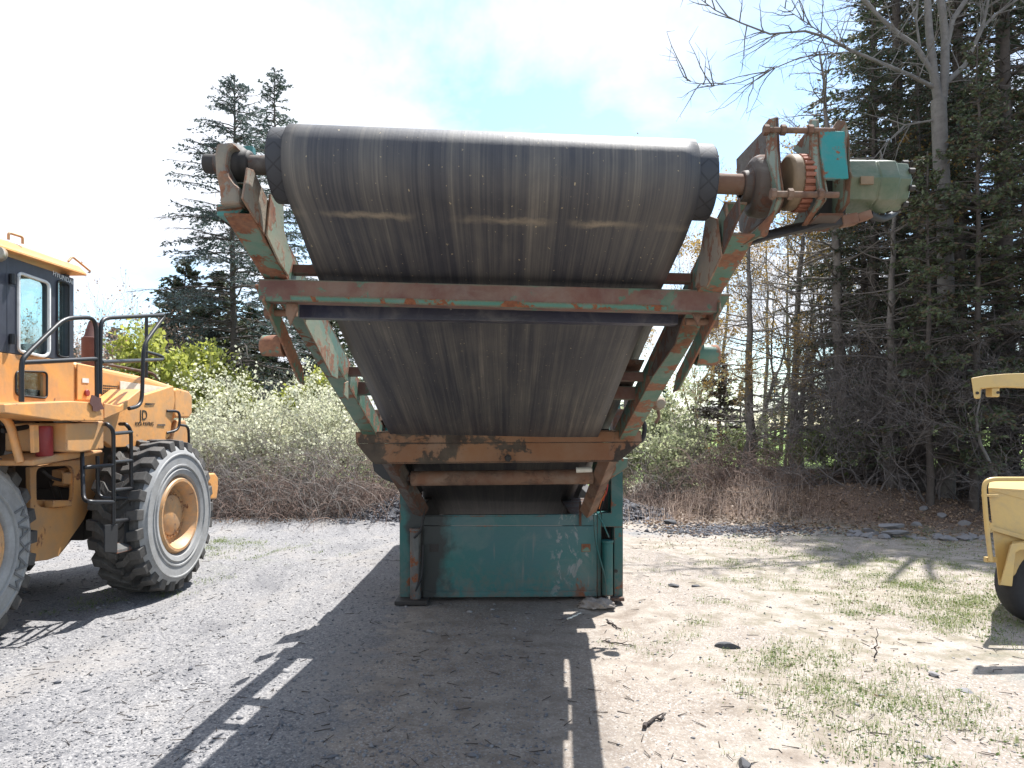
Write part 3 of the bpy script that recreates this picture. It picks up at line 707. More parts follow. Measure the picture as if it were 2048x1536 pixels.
# body behind the front panel: frame rails, hopper and tracks side
m = MB()
m.prism([(-1.04, 6.80, .05), (-1.04, 10.9, .12), (-1.04, 10.9, .82), (-1.04, 6.80, .82)], (.14, 0, 0))
m.prism([(.90, 6.82, .05), (.90, 10.9, .12), (.90, 10.9, .82), (.90, 6.82, .82)], (.14, 0, 0))
m.box((0, 8.9, .12), (1.78, 4.0, .1)); m.box((0, 10.85, .47), (1.78, .08, .6))
m.build('chassis', M['dark'], scr, .008)
m = MB()
for a, b in (((-1.02, 7.6, .83), (-1.02, 7.6, 1.9)), ((-1.02, 9.6, .83), (-1.02, 9.6, 1.9)), ((.95, 9.6, .83), (.95, 9.6, 1.9)), ((-1.02, 7.6, 1.86), (-1.02, 9.6, 1.86))):
    m.bar(a, b, .1, .1, (0, 1, .01))
m.prism([(-1.05, 6.06, 1.32), (-1.05, 10.4, 1.0), (-1.05, 10.4, 2.0), (-1.05, 6.06, 2.0)], (.22, 0, 0)); m.prism([(.9, 8.2, 1.3), (.9, 9.5, 1.3), (.9, 9.5, 1.8), (.9, 8.2, 1.8)], (.02, 0, 0))
m.prism([(.55, 6.63, .785), (1.02, 6.63, .785), (1.02, 8.2, .785), (.55, 8.2, .785)], (0, 0, .012))  # deck plate added to stop sun leaking out under the box
m.prism([T(.80, .55, .16), T(.962, .55, .16), T(.962, 1.22, .16), T(.80, 1.22, .16)], NV * .008)  # plate added beside the belt to block sun through the right gap
m.build('screen_box_and_sun_blocks', M['brown_steel'], scr, .006)

# left bearing bracket
def h_(px, py, d=2.93): return W(px, py, d)
m = MB()
m.prism([h_(x, y, 2.86) for x, y in ((432, 286), (462, 283), (472, 290), (457, 299), (452, 330), (457, 352), (467, 366), (478, 374), (480, 408), (440, 410), (438, 380), (430, 345), (428, 310))], (0, .12, 0))
br = m.build('bearing_arm', M['dusty_steel'], scr, .012)
m = MB(); m.lathe(T(-1.10, 2.95, .238), UV_, [(0, 0), (.085, 0), (.088, .03), (.08, .06), (.062, .075), (.058, .10), (0, .10)], 28); m.build('bearing_ring', M['dark'], br, .01, 50)
m = MB(); m.cyl(T(-1.20, 2.95, .240), T(-1.12, 2.95, .238), .040, n=22); m.build('shaft_end', M['dark'], br, .005, 40)
m = MB(); m.cyl(h_(450, 388, 2.92), h_(450, 388, 2.905), .021, .02, 16); m.lathe(h_(450, 388, 2.905), (0, -1, 0), [(.020, 0), (.016, .01), (.008, .015), (0, .017)], 16); m.build('bolt_cap', M['white'], br, 0, 60)
m = MB(); m.prism([h_(432, 408, 2.91), h_(484, 404, 2.91), h_(484, 420, 2.91), h_(474, 432, 2.91), h_(434, 432, 2.91)], (0, .13, 0)); m.prism([h_(431, 415, 2.9), h_(484, 411, 2.9), h_(484, 415, 2.9), h_(431, 419, 2.9)], (0, .14, 0)); m.build('bearing_base', M['teal'], scr, .005)
m = MB(); m.prism([h_(478, 292, 3.05), h_(505, 291, 3.05), h_(505, 306, 3.05), h_(478, 306, 3.05)], (0, .04, 0)); m.build('adjuster_plate', M['teal'], scr, .003)
m = MB(); m.prism([h_(486, 350, 2.98), h_(494, 350, 2.98), h_(482, 440, 2.98), h_(474, 432, 2.98)], (0, .1, 0)); m.build('web_plate', M['brown_steel'], scr, .003)

# right drive: plates normal to the pulley axis
def pl(px, py, X):                      # point on the plane x = X
    r = ray(px, py); t = X / r.x; return CAM + r * t
def plate(pix, X, th, name, mat, parent=scr, bev=.004):
    m = MB(); m.prism([pl(a, b, X) for a, b in pix], (th, 0, 0)); return m.build(name, mat, parent, bev)
m = MB()
m.lathe(T(1.075, 2.95, .232), UV_, [(.046, -.03), (.062, -.03), (.066, -.004), (.072, .004), (.098, .0), (.118, .012), (.126, .032), (.128, .075), (0, .08)], 30)
bh = m.build('drive_bearing', M['brown_steel'], scr, .004, 40)
plate([(1549, 234), (1552, 300), (1560, 400), (1552, 425), (1490, 471), (1478, 462), (1472, 318), (1530, 256), (1536, 238)], 1.085, .018, 'motor_plate', M['brown_steel'])
# flanged front edge of the plate
m = MB(); m.prism([W(1537, 237, 2.86), W(1552, 234, 2.86), W(1556, 300, 2.83), W(1569, 385, 2.78), W(1566, 402, 2.78), W(1545, 446, 2.86), W(1538, 440, 2.86), W(1553, 398, 2.79), W(1553, 375, 2.79), W(1536, 320, 2.84), W(1541, 280, 2.85)], (0, .05, 0)); m.build('plate_flange', M['pale_green_steel'], scr, .004)
m = MB(); m.prism([W(1480, 470, 2.93), W(1500, 470, 2.90), W(1552, 418, 2.80), W(1535, 471, 2.84), W(1520, 474, 2.86), W(1482, 492, 2.95)], (0.0, .03, 0)); m.build('teal_gusset', M['green'], scr, .003)
plate([(1618, 239), (1632, 239), (1634, 300), (1650, 385), (1646, 402), (1598, 470), (1584, 470), (1588, 440), (1612, 395), (1600, 312), (1584, 300), (1600, 278), (1612, 262)], 1.235, .014, 'motor_plate', M['pale_green_steel'])
m = MB(); m.prism([W(1621, 239, 2.86), W(1636, 239, 2.86), W(1640, 310, 2.83), W(1653, 384, 2.79), W(1650, 402, 2.80), W(1601, 470, 2.95), W(1592, 470, 2.95), W(1634, 402, 2.82), W(1638, 380, 2.80), W(1622, 310, 2.84)], (0, .02, 0)); m.build('plate_flange', M['pale_green_steel'], scr, .003)
# motor housing box
m = MB(); m.prism([W(1637, 260, 2.84), W(1690, 262, 2.84), W(1698, 357, 2.80), W(1648, 359, 2.80)], (0, .012, 0)); m.build('housing_face', M['teal'], scr, .004, label='teal painted box face with chipped paint')
m = MB()
m.prism([W(1691, 242, 2.845), W(1697, 264, 2.845), W(1702, 357, 2.80), W(1700, 405, 2.81), W(1686, 425, 2.85)] , (.0, .34, .0)); m.build('housing_side', M['pale_green_steel'], scr, .003)
m = MB(); m.prism([W(1676, 240, 3.0), W(1690, 240, 3.0), W(1692, 258, 3.0), W(1664, 258, 3.0)], (0, .02, 0)); m.build('housing_tab', M['rust_orange'], scr, .003)
m = MB(); m.prism([W(1645, 361, 2.95), W(1700, 361, 2.95), W(1690, 430, 2.95), W(1618, 430, 2.95)], (0, .012, 0)); m.build('housing_back', M['dark'], scr)
m = MB(); m.prism([W(1606, 457, 2.93), W(1660, 457, 2.93), W(1690, 426, 2.84), W(1640, 426, 2.84)], (0, .03, -.006)); m.build('housing_floor', M['brown_steel'], scr, .002)
for y, d, x0, x1, x2 in ((260, 2.85, 1532, 1620, 1668), (388, 2.77, 1546, 1640, 1677)):
    m = MB(); m.cyl(W(x0, y, d), W(x2, y + 2, d), .012, n=12)
    for xx in (x0, x1, x0 + 34): m.cyl(W(xx - 5, y, d), W(xx + 5, y, d), .022, n=6)
    m.build('tie_bolt', M['rust_orange'], scr, .001, 40)
m = MB(); c0, c1 = W(1568, 366, 2.93), W(1592, 366, 2.93); m.cyl(c0, c1, .112, n=30); cp = m.build('coupling_hub', M['tan_steel'], scr, .012, 40)
m = MB(); c0, c1 = W(1590, 367, 2.93), W(1612, 367, 2.93); m.cyl(c0, c1, .104, n=30)
for k in range(26):
    a = 2 * math.pi * k / 26; e = Vector((0, math.cos(a), math.sin(a))); m.bar(c0 + e * .104, c1 + e * .104, .016, .022, e)
m.build('coupling_gear', M['coupling'], scr, .003)
m = MB(); m.lathe(W(1700, 373, 2.98), (1, .02, 0), [(0, -.05), (.112, -.05), (.112, .065), (.108, .068), (.108, .074), (.112, .077), (.112, .15), (.104, .155), (.100, .205), (.085, .215), (0, .215)], 8); mo = m.build('drive_motor', M['motor'], scr, .005, 20)
m = MB(); m.prism([W(1722, 352, 2.858), W(1748, 352, 2.858), W(1748, 368, 2.858), W(1722, 368, 2.858)], (0, .012, 0)); m.build('name_plate', M['tan_steel'], mo, .001)
m = MB()
for k in range(8):
    a = 2 * math.pi * (k + .5) / 8; c = W(1700, 373, 2.98) + Vector((.20, math.cos(a) * .092, math.sin(a) * .092)); m.cyl(c, c + Vector((.022, 0, 0)), .012, n=6)
m.build('motor_bolts', M['dark'], mo)
m = MB(); m.tube([W(1740, 428, 2.93), W(1762, 440, 3.0), W(1790, 428, 3.1), W(1796, 400, 3.15)], .014, 8, .05); m.build('motor_hose', M['rubber'], mo, 0, 60)
m = MB(); m.cyl(W(1796, 378, 3.0), W(1806, 378, 3.0), .02, n=10); m.build('motor_port', M['rust_orange'], mo)
m = MB(); m.prism([W(1482, 494, 2.95), W(1495, 470, 2.95), W(1590, 447, 2.9), W(1690, 430, 2.9), W(1692, 448, 2.9), W(1600, 462, 2.9), W(1540, 476, 2.92)], (0, .05, 0)); m.build('torque_arm', M['dark'], scr, .003)
m = MB(); m.bar(W(1680, 444, 2.92), W(1712, 438, 2.92), .05, .045); m.bar(W(1712, 438, 2.92), W(1740, 429, 2.92), .04, .035); m.build('hose_fitting', M['rust_orange'], scr, .004)
# ================================================================== WHEEL LOADER
LO = Vector((-3.265, 7.02, 0)); LA = Vector((.0436, .99905, 0)); LR = Vector((.99905, -.0436, 0))
def lw(p, q, z): return LO + LR * p + LA * q + Vector((0, 0, z))
def lp(px, py, p): return hit(px, py, LO + LR * p, LR)
ldr = thing('wheel_loader', 'dusty orange yellow articulated wheel loader with black cab parked beside the screener', 'wheel loader', tuple(LO))
def lprism(pix, p, th, name, mat, parent=ldr, bev=.006, label=None):
    m = MB(); m.prism([lp(a, b, p) for a, b in pix], LR * -th); return m.build(name, mat, parent, bev, label=label)
def rounded(pix, r=6, k=4):
    out = []; n = len(pix)
    for i in range(n):
        a, b, c = Vector(pix[i - 1]), Vector(pix[i]), Vector(pix[(i + 1) % n])
        A = b + (a - b).normalized() * min(r, (a - b).length * .45); Cc = b + (c - b).normalized() * min(r, (c - b).length * .45)
        for j in range(k + 1):
            t = j / k; q = (A * (1 - t) + b * t) * (1 - t) + (b * (1 - t) + Cc * t) * t; out.append((q.x, q.y))
    return out

# wheels: tyre with lugs, sidewall, rim
def wheel(center, yaw, R=.75, wd=.52, side=1, text=False):
    root = bpy.data.objects.new('wheel', None); col.objects.link(root); root.parent = ldr
    root.location = Vector(center) - wloc(ldr)
    ax = Vector((math.cos(yaw), math.sin(yaw), 0)) * side; c = Vector(center)   # outward axis; centre lies on the outer face
    fw = Vector((0, 0, 1)).cross(ax).normalized(); up = Vector((0, 0, 1))
    def pt(a, r, t): return c + ax * t + (fw * math.cos(a) + up * math.sin(a)) * r
    m = MB(); m.lathe(c, ax, [(R * .50, -.05), (R * .54, -.01), (R * .60, .0), (R * .615, -.014), (R * .635, -.014), (R * .645, .0), (R * .665, .0), (R * .67, -.008), (R * .79, -.006), (R * .795, .002), (R * .81, .002), (R * .815, -.010), (R * .86, -.02), (R * .905, -.045)], 64)
    m.lathe(c, ax, [(R * .905, -wd + .045), (R * .82, -wd + .01), (R * .6, -wd), (R * .5, -wd + .05)], 48)
    ty = m.build('tyre_sidewall', M['sidewall'], root, 0, 30)
    m = MB(); m.lathe(c, ax, [(R * .90, -.043), (R * .925, -.08), (R * .93, -wd / 2), (R * .925, -wd + .08), (R * .90, -wd + .043)], 64)
    nl = 25; r0, r1 = R * .925, R * .995
    for k in range(nl):
        for half in (0, 1):
            a0 = 2 * math.pi * (k + .5 * half) / nl
            # chevron lug running from the shoulder to the centre line, stepping sideways twice
            tt = [-.028, -.13, -.20, -wd / 2 - .015]
            da = [0, .02, .13, .16]
            wdl = [.15, .135, .115, .09]
            if half: tt = [-wd - t for t in tt]
            prev = None
            for t, d_, w_ in zip(tt, da, wdl):
                sh = r1 - (.012 if abs(t) < .05 or abs(t) > wd - .05 else 0)
                cur = [pt(a0 + d_ - w_ * .5, r0 - .02, t), pt(a0 + d_ + w_ * .5, r0 - .02, t), pt(a0 + d_ + w_ * .42, sh, t), pt(a0 + d_ - w_ * .42, sh, t)]
                if prev: m.hexa([prev[0], prev[1], cur[1], cur[0], prev[3], prev[2], cur[2], cur[3]])
                prev = cur
            # shoulder buttress of the lug
            t0 = -.028 if not half else -wd + .028; t1 = .0 if not half else -wd; ti = -.05 if not half else -wd + .05
            w_ = .15
            m.hexa([pt(a0 - w_ * .5, R * .86, t1 - .016 * (1 if not half else -1)), pt(a0 + w_ * .5, R * .86, t1 - .016 * (1 if not half else -1)), pt(a0 + w_ * .5, R * .86, ti), pt(a0 - w_ * .5, R * .86, ti),
                    pt(a0 - w_ * .42, r1 - .012, t0), pt(a0 + w_ * .42, r1 - .012, t0), pt(a0 + w_ * .42, r1 - .012, ti), pt(a0 - w_ * .42, r1 - .012, ti)])
    m.build('tyre_tread', M['tread'], root, .006)
    m = MB(); m.lathe(c, ax, [(R * .505, -.045), (R * .475, -.008), (R * .44, -.008), (R * .425, -.03), (R * .405, -.05), (R * .38, -.13), (R * .33, -.135), (R * .30, -.12), (R * .27, -.118), (R * .26, -.10), (R * .22, -.085), (0, -.08)], 48)
    rm = m.build('rim', M['rim'], root, 0, 30)
    m = MB()
    for k in range(24):
        a = 2 * math.pi * k / 24; m.cyl(pt(a, R * .287, -.125), pt(a, R * .287, -.098), .011, n=6)
    m.build('wheel_nuts', M['rim'], root, .001)
    if text:
        parts = []; s = 'MAXAM'
        for rr, base in ((.715, 0.0),):
            for i, ch in enumerate(s):
                a = .36 - i * .235
                me = letters(ch, .175, .003)
                # view is from outside, so angles run the other way round along fw
                aa = math.pi - a
                rad_v = (fw * math.cos(aa) + up * math.sin(aa)) if False else None
                parts.append((me, a))
        out = []
        right = -fw if (-fw).y > 0 else fw            # as seen from outside, the side away from the viewer
        for me, a in parts:
            rv = right * math.cos(a) + up * math.sin(a); tv = right * math.sin(a) - up * math.cos(a)
            out.append((me, frame_mat(c + rv * R * .735 + ax * .0005, tv, rv)))
        place_text(out, 'lettering', M['letter_grey'], root)
    return root
M['letter_grey'] = plain('raised_tyre_letters', (.16, .16, .16), .8)
wheel(lw(0, 0, .752), -.0436, .75)
wheel((-3.80, 4.95, .752), -.0436, .75, text=True)
wheel(lw(-2.3, 0, .752), -.0436, .75, .52, -1)
wheel((-6.1, 5.05, .752), -.0436, .75, .52, -1)
m = MB(); m.cyl(lw(-.3, 0, .75), lw(-2.1, 0, .75), .16, n=20); m.box(lw(-1.15, 0, .78), (.6, .5, .5)); m.build('rear_axle', M['dark'], ldr, .01)
m = MB(); m.cyl((-4.1, 4.96, .75), (-5.8, 5.03, .75), .16, n=20); m.box((-5.0, 5.0, .78), (.6, .5, .5)); m.build('front_axle', M['yellow_dirty'], ldr, .01)

# rear frame plate with the oval opening
def frame_plate():
    outer = [(60, 935), (110, 926), (163, 918), (184, 904), (209, 905), (206, 935), (193, 985), (168, 1040), (142, 1077), (118, 1112), (96, 1120), (62, 1124)]
    hole = rounded([(73, 934), (147, 931), (146, 1006), (118, 1016), (74, 1014)], 16, 5)
    bm = bmesh.new()
    def loop(p, pix):
        return [bm.verts.new(lp(a, b, -.62) - LR * p) for a, b in pix]
    for p in (0, .04):
        a = loop(p, outer); h = loop(p, hole)
        es = [bm.edges.new((a[i], a[(i + 1) % len(a)])) for i in range(len(a))] + [bm.edges.new((h[i], h[(i + 1) % len(h)])) for i in range(len(h))]
        bmesh.ops.triangle_fill(bm, use_beauty=True, use_dissolve=False, edges=es)
        if p == 0: a0, h0 = a, h
        else:
            for x, y in ((a0, a), (h0, h)):
                for i in range(len(x)):
                    j = (i + 1) % len(x); bm.faces.new([x[i], x[j], y[j], y[i]])
    bmesh.ops.recalc_face_normals(bm, faces=bm.faces); bmesh.ops.translate(bm, verts=bm.verts, vec=-wloc(ldr))
    me = bpy.data.meshes.new('rear_frame'); bm.to_mesh(me); bm.free(); me.materials.append(M['yellow_dirty'])
    o = bpy.data.objects.new('rear_frame', me); col.objects.link(o); o.parent = ldr
    o.modifiers.new('b', 'BEVEL').width = .004; o.modifiers['b'].limit_method = 'ANGLE'
frame_plate()
m = MB(); m.prism([lp(a, b, -1.5) for a, b in ((60, 935), (163, 918), (205, 935), (160, 1060), (118, 1112), (62, 1124))], LR * -.05)
m.prism([lp(x, y, -.7) for x, y in ((74, 1000), (150, 1000), (140, 1060), (74, 1080))], LR * -.8)
m.prism([lp(x, y, -.7) for x, y in ((125, 940), (150, 935), (150, 975), (125, 972))], LR * -.1)
m.build('inner_frame', M['yellow_dirty'], ldr, .006)
m = MB(); m.prism([lp(x, y, -.66) for x, y in ((88, 1001), (126, 1000), (126, 1012), (88, 1015))], LR * .08); m.prism([lp(x, y, -.66) for x, y in ((123, 945), (146, 945), (146, 970), (123, 968))], LR * .02); m.build('pin_lug', M['yellow_dirty'], ldr, .005)
m = MB(); m.tube([lp(84, 940, -.7), lp(100, 955, -.68), lp(122, 961, -.68), lp(130, 960, -.75)], .014, 8, .1); m.build('hydraulic_hose', M['dark'], ldr, 0, 60); m = MB(); m.tube([lp(105, 960, -.8), lp(118, 1000, -.8)], .03, 8); m.build('hydraulic_cylinder', M['dark'], ldr, 0, 60); m = MB(); m.tube([lp(5, 846, -.45), lp(60, 838, -.4), lp(110, 840, -.35), lp(150, 850, -.28)], .022, 8, .1); m.build('hydraulic_hose', M['dark'], ldr, 0, 60); m = MB(); m.tube([lp(5, 862, -.5), lp(50, 855, -.45), lp(78, 848, -.4)], .02, 8, .1); m.build('hydraulic_hose', M['dark'], ldr, 0, 60)
m = MB(); m.cyl(lp(112, 842, -.28), lp(158, 852, -.24), .026, n=14); m.build('hose_sleeve', M['white'], ldr, .002, 40)
# dark core of the rear chassis
m = MB(); m.prism([lp(x, y, -.75) for x, y in ((-30, 830), (190, 842), (190, 900), (60, 930), (-30, 930))], LR * -1.1); m.build('engine_bay', M['dark'], ldr, .01)
m = MB(); m.prism([lp(x, y, -.95) for x, y in ((150, 900), (330, 870), (360, 1000), (300, 1060), (150, 1060))], LR * -.6); m.build('rear_chassis', M['dark'], ldr, .01)
# hydraulic tank, filters
m = MB(); m.prism([lp(x, y, -.12) for x, y in ((134, 846), (150, 846), (208, 842), (208, 898), (160, 905), (134, 903))], LR * -.5); m.prism([lp(x, y, -.2) for x, y in ((66, 921), (134, 903.3), (160, 905.3), (206, 900), (206, 906), (150, 918), (66, 932))], LR * -.4); m.build('hydraulic_tank', M['yellow_dirty'], ldr, .012)
for x, mt, dp in ((89, 'red', -.26), (117, 'exhaust', -.26)):
    m = MB(); a, b = lp(x, 914, dp), lp(x, 852, dp); a.x = b.x; a.y = b.y
    m.lathe(a, (0, 0, 1), [(0, 0), (.05, 0), (.058, .012), (.058, (b - a).length - .02), (.05, (b - a).length), (0, (b - a).length)], 24); m.build('oil_filter', M[mt], ldr, 0, 40)
m = MB(); m.bar(lp(68, 850, -.2), lp(70, 905, -.2), .03, .06, (0, 1, 0)); m.build('filter_bracket', M['yellow'], ldr, .004)
# deck beside the cab
m = MB()
m.prism([lp(x, y, -.08) for x, y in ((8, 808), (146, 802), (206, 806), (208, 842), (124, 842), (8, 826))], LR * -.42)
m.build('deck', M['yellow'], ldr, .008)
m = MB(); c = lp(194, 808, -.07); rs = random.Random(4); m.prism([c + LA * math.cos(a) * q + Vector((0, 0, math.sin(a) * q)) for a, q in ((2 * math.pi * k / 16, .085 * rs.uniform(.6, 1.25)) for k in range(16))], LR * .003); m.build('rust_patch', M['exhaust'], ldr)
lprism([(208.5, 806), (240, 812), (283, 778), (290, 790), (262, 815), (208.5, 838)], -.2, .3, 'fender_step', M['yellow'])
# rear body side with logo
lprism([(206, 808), (283, 792), (347, 772), (350, 800), (340, 872), (318, 892), (225, 895), (206, 880)], -.40, .06, 'side_panel', M['yellow'])
m = MB()
hp = [(148, 722), (200, 733), (300, 755), (352, 772), (352, 842), (330, 870), (148, 860)]
m.prism([lp(x, y, -.52) for x, y in hp], LR * -1.3); m.build('hood', M['yellow'], ldr, .05, None, None, 3)
lprism([(349, 780), (354, 776), (378, 782), (385, 792), (385, 828), (378, 836), (352, 836), (349, 831)], -.46, 1.4, 'counterweight', M['yellow'], bev=.03)
lprism([(352, 840), (372, 840), (380, 880), (378, 950), (350, 960), (335, 900)], -.62, 1.1, 'rear_bumper', M['yellow_dirty'], bev=.02)
m = MB(); m.prism([lp(x, y, -.515) for x, y in ((152, 727), (200, 736), (200, 800), (152, 800))], LR * .012); m.build('hood_door', M['yellow'], ldr, .006)
m = MB(); m.prism([lp(x, y, -.51) for x, y in ((239, 762), (330, 775), (330, 808), (239, 790))], LR * .008); m.build('hood_patch', M['white_patch'], ldr, .002, label='pale patch on the hood')  # paler rectangle laid on the hood side
m = MB()
for r in range(5):
    for c_ in range(8):
        x = 206 + c_ * 3.7; y = 770 + r * 5 - c_ * -.3
        m.prism([lp(x, y, -.505) for x, y in ((x, y), (x + 2.4, y), (x + 2.4, y + 3.2), (x, y + 3.2))], LR * .004)
m.build('louvre', M['dark'], ldr)
m = MB(); m.prism([lp(x, y, -.502) for x, y in ((164, 756), (177, 757), (177, 766), (164, 765))], LR * .004); m.build('warning_sticker', M['white'], ldr)
m = MB(); c = lp(172, 786, -.5); m.cyl(c, c + LR * .02, .03, n=16); m.build('fuel_cap', M['red'], ldr, .004, 40)
def side_text(s, px, py, p, size, name='lettering', mat='black', rotz=0):
    me = letters(s, size, .001)
    place_text([(me, frame_mat(lp(px, py, p) + LR * .002, LA, Vector((0, 0, 1))))], name, M[mat], ldr)
side_text('JD', 287, 831, -.399, .14)
side_text('IOLA PAVING', 289, 848, -.399, .055)
m = MB(); m.prism([lp(x, y, -.396) for x, y in ((290, 806), (310, 807), (309, 809), (291, 810))], LR * .003); m.build('badge', M['black'], ldr)
m = MB(); m.prism([lp(x, y, -.396) for x, y in ((315, 848), (330, 848), (330, 852), (315, 851))], LR * .003); m.build('badge', M['rust_red'], ldr)
# exhaust stack
a = lp(180, 735, -1.0); m = MB(); m.lathe(a, (0, 0, 1), [(0, 0), (.075, 0), (.078, .30), (.06, .305), (.055, .30)], 24)
m.cyl(a + Vector((0, 0, .28)), a + Vector((.0, .07, .46)), .062, .05, 20); m.build('exhaust_stack', M['exhaust'], ldr, 0, 40)

# cab
cp_ = -.33
cab = bpy.data.objects.new('cab', None); col.objects.link(cab); cab.parent = ldr; cab.location = lp(80, 720, cp_) - wloc(ldr)
def holed(outer, holes, p, th, name, mat, parent, bev=.004):
    bm = bmesh.new(); keep = []
    for dp in (0, th):
        loops = []
        for pix in [outer] + holes:
            vs = [bm.verts.new(lp(a, b, p) - LR * dp) for a, b in pix]; loops.append(vs)
        es = []
        for vs in loops: es += [bm.edges.new((vs[i], vs[(i + 1) % len(vs)])) for i in range(len(vs))]
        bmesh.ops.triangle_fill(bm, use_beauty=True, use_dissolve=False, edges=es)
        keep.append(loops)
    for x, y in zip(*keep):
        for i in range(len(x)):
            j = (i + 1) % len(x); bm.faces.new([x[i], x[j], y[j], y[i]])
    bmesh.ops.recalc_face_normals(bm, faces=bm.faces); bmesh.ops.translate(bm, verts=bm.verts, vec=-wloc(parent))
    me = bpy.data.meshes.new(name); bm.to_mesh(me); bm.free(); me.materials.append(mat)
    o = bpy.data.objects.new(name, me); col.objects.link(o); o.parent = parent
    if bev:
        b = o.modifiers.new('b', 'BEVEL'); b.width = bev; b.limit_method = 'ANGLE'; b.angle_limit = rad(50)
    return o
M['cab_black'] = plain('cab_charcoal_paint', (.055, .058, .075), .4, 0, .3)
w1 = rounded([(37, 545), (98, 566), (98, 706), (88, 714), (37, 702)], 9); w2 = rounded([(115, 560), (138, 568), (138, 716), (115, 712)], 7); w3 = rounded([(32, 742), (94, 744), (94, 797), (32, 790)], 9)
holed([(14, 512), (148, 557), (148, 722), (14, 706)], [w1, w2], cp_, .06, 'cab_frame', M['cab_black'], cab)
holed([(-60, 697), (14, 706.4), (148, 722.4), (148, 806), (12, 808), (-60, 808)], [w3], cp_, .06, 'cab_lower_panel', M['yellow'], cab)
w0 = rounded([(-75, 510), (-2, 535), (-2, 700), (-75, 690)], 9)
holed([(-90, 478), (13.6, 512), (13.6, 705.6), (-90, 692)], [w0], cp_, .06, 'cab_frame', M['cab_black'], cab)
for pix in (w0, w1, w2, w3):
    m = MB(); m.prism([lp(a, b, cp_ - .03) for a, b in pix], LR * -.006); m.build('window_pane', M['glass'], cab)
for pix in (w1, w2, w3):
    m = MB(); pts = [lp(a, b, cp_ + .004) for a, b in pix]; m.tube(pts + [pts[0]], .008 if pix is not w1 else .013, 6); m.build('window_seal', M['white'] if pix is w1 else M['black'], cab, 0, 60)
# other cab walls: rear, front, far side as frames with glass
def quad_wall(A, B, z0, z1, fr, name):
    A, B = Vector(A), Vector(B); d = (B - A); L = d.length; d.normalize(); nrm = d.cross(Vector((0, 0, 1))); up = Vector((0, 0, 1))
    m = MB()
    for (s0, s1, a0, a1) in ((0, fr, z0, z1), (L - fr, L, z0, z1), (fr, L - fr, z0, z0 + fr * 2), (fr, L - fr, z1 - fr, z1)):
        m.prism([A + d * s0 + up * a0, A + d * s1 + up * a0, A + d * s1 + up * a1, A + d * s0 + up * a1], nrm * .05)
    m.build('cab_frame', M['cab_black'], cab, .004)
    m = MB(); m.prism([A + d * fr + up * (z0 + 2 * fr) + nrm * .02, A + d * (L - fr) + up * (z0 + 2 * fr) + nrm * .02, A + d * (L - fr) + up * (z1 - fr) + nrm * .02, A + d * fr + up * (z1 - fr) + nrm * .02], nrm * .006); m.build('window_pane', M['glass'], cab)
cr = lp(148, 640, cp_); cf = lp(-90, 640, cp_)
qr = (cr - LO).dot(LA); qf = (cf - LO).dot(LA)
quad_wall(lw(cp_ - .07, qr, 0), lw(cp_ - 1.45, qr, 0), 2.2, 2.93, .06, 'cab_rear')
quad_wall(lw(cp_ - .07, qf, 0), lw(cp_ - 1.45, qf, 0), 2.2, 2.88, .06, 'cab_front')
quad_wall(lw(cp_ - 1.45, qr, 0), lw(cp_ - 1.45, qf, 0), 2.0, 2.9, .08, 'cab_far')
m = MB(); m.box(lw(cp_ - .75, (qr + qf) / 2, 1.86), (1.36, abs(qr - qf) - .15, .12)); m.box(lw(cp_ - .75, qr - .35, 2.1), (.5, .5, .3)); m.box(lw(cp_ - .95, qr - .5, 2.3), (.4, .12, .4)); m.build('cab_interior', M['dark'], cab, .02)
m = MB(); zt = 2.90
m.hexa([lw(cp_ + .07, qf - .25, zt - .005), lw(cp_ + .07, qr + .10, zt + .0), lw(cp_ - 1.5, qr + .10, zt), lw(cp_ - 1.5, qf - .25, zt - .005), lw(cp_ + .02, qf - .2, zt + .09), lw(cp_ + .02, qr + .05, zt + .075), lw(cp_ - 1.45, qr + .05, zt + .075), lw(cp_ - 1.45, qf - .2, zt + .09)])
rf = m.build('cab_roof', M['yellow'], cab, .02)
m = MB(); c = lw(cp_ + .02, qr - .75, zt + .09); m.tube([c, c + Vector((0, .0, .05)), c + Vector((.02, .12, .05)), c + Vector((.02, .12, 0))], .01, 8, .02); m.build('roof_handle', M['yellow_dirty'], rf, 0, 60); m = MB(); c = lw(cp_ + .02, qr - .1, zt + .08); m.tube([c, c + LA * .05 + Vector((0, 0, .05)), c + LA * .28 + Vector((0, 0, -.02))], .009, 8, .02); m.build('roof_handle', M['yellow_dirty'], rf, 0, 60)
m = MB(); c = lp(-4, 507, cp_ + .05); m.lathe(c, (.3, -1, 0), [(0, .05), (.05, .04), (.055, -.02), (.042, -.04), (0, -.045)], 20); m.build('work_lamp', M['lamp'], cab, 0, 40)
me = letters('HYUNDAI', .055, .001); place_text([(me, frame_mat(lp(126, 556, cp_) + LR * .002, (LA - Vector((0, 0, .12))), Vector((0, 0, 1))))], 'lettering', M['white'], cab)
for y in (548, 668): 
    m = MB(); m.cyl(lp(25, y, cp_ + .02), lp(25, y + 20, cp_ + .02), .02, n=10); m.build('door_hinge', M['black'], cab)
m = MB(); m.bar(lp(18, 575, cp_ + .01), lp(18, 602, cp_ + .01), .03, .02); m.build('reflector', M['coupling'], cab, .003)

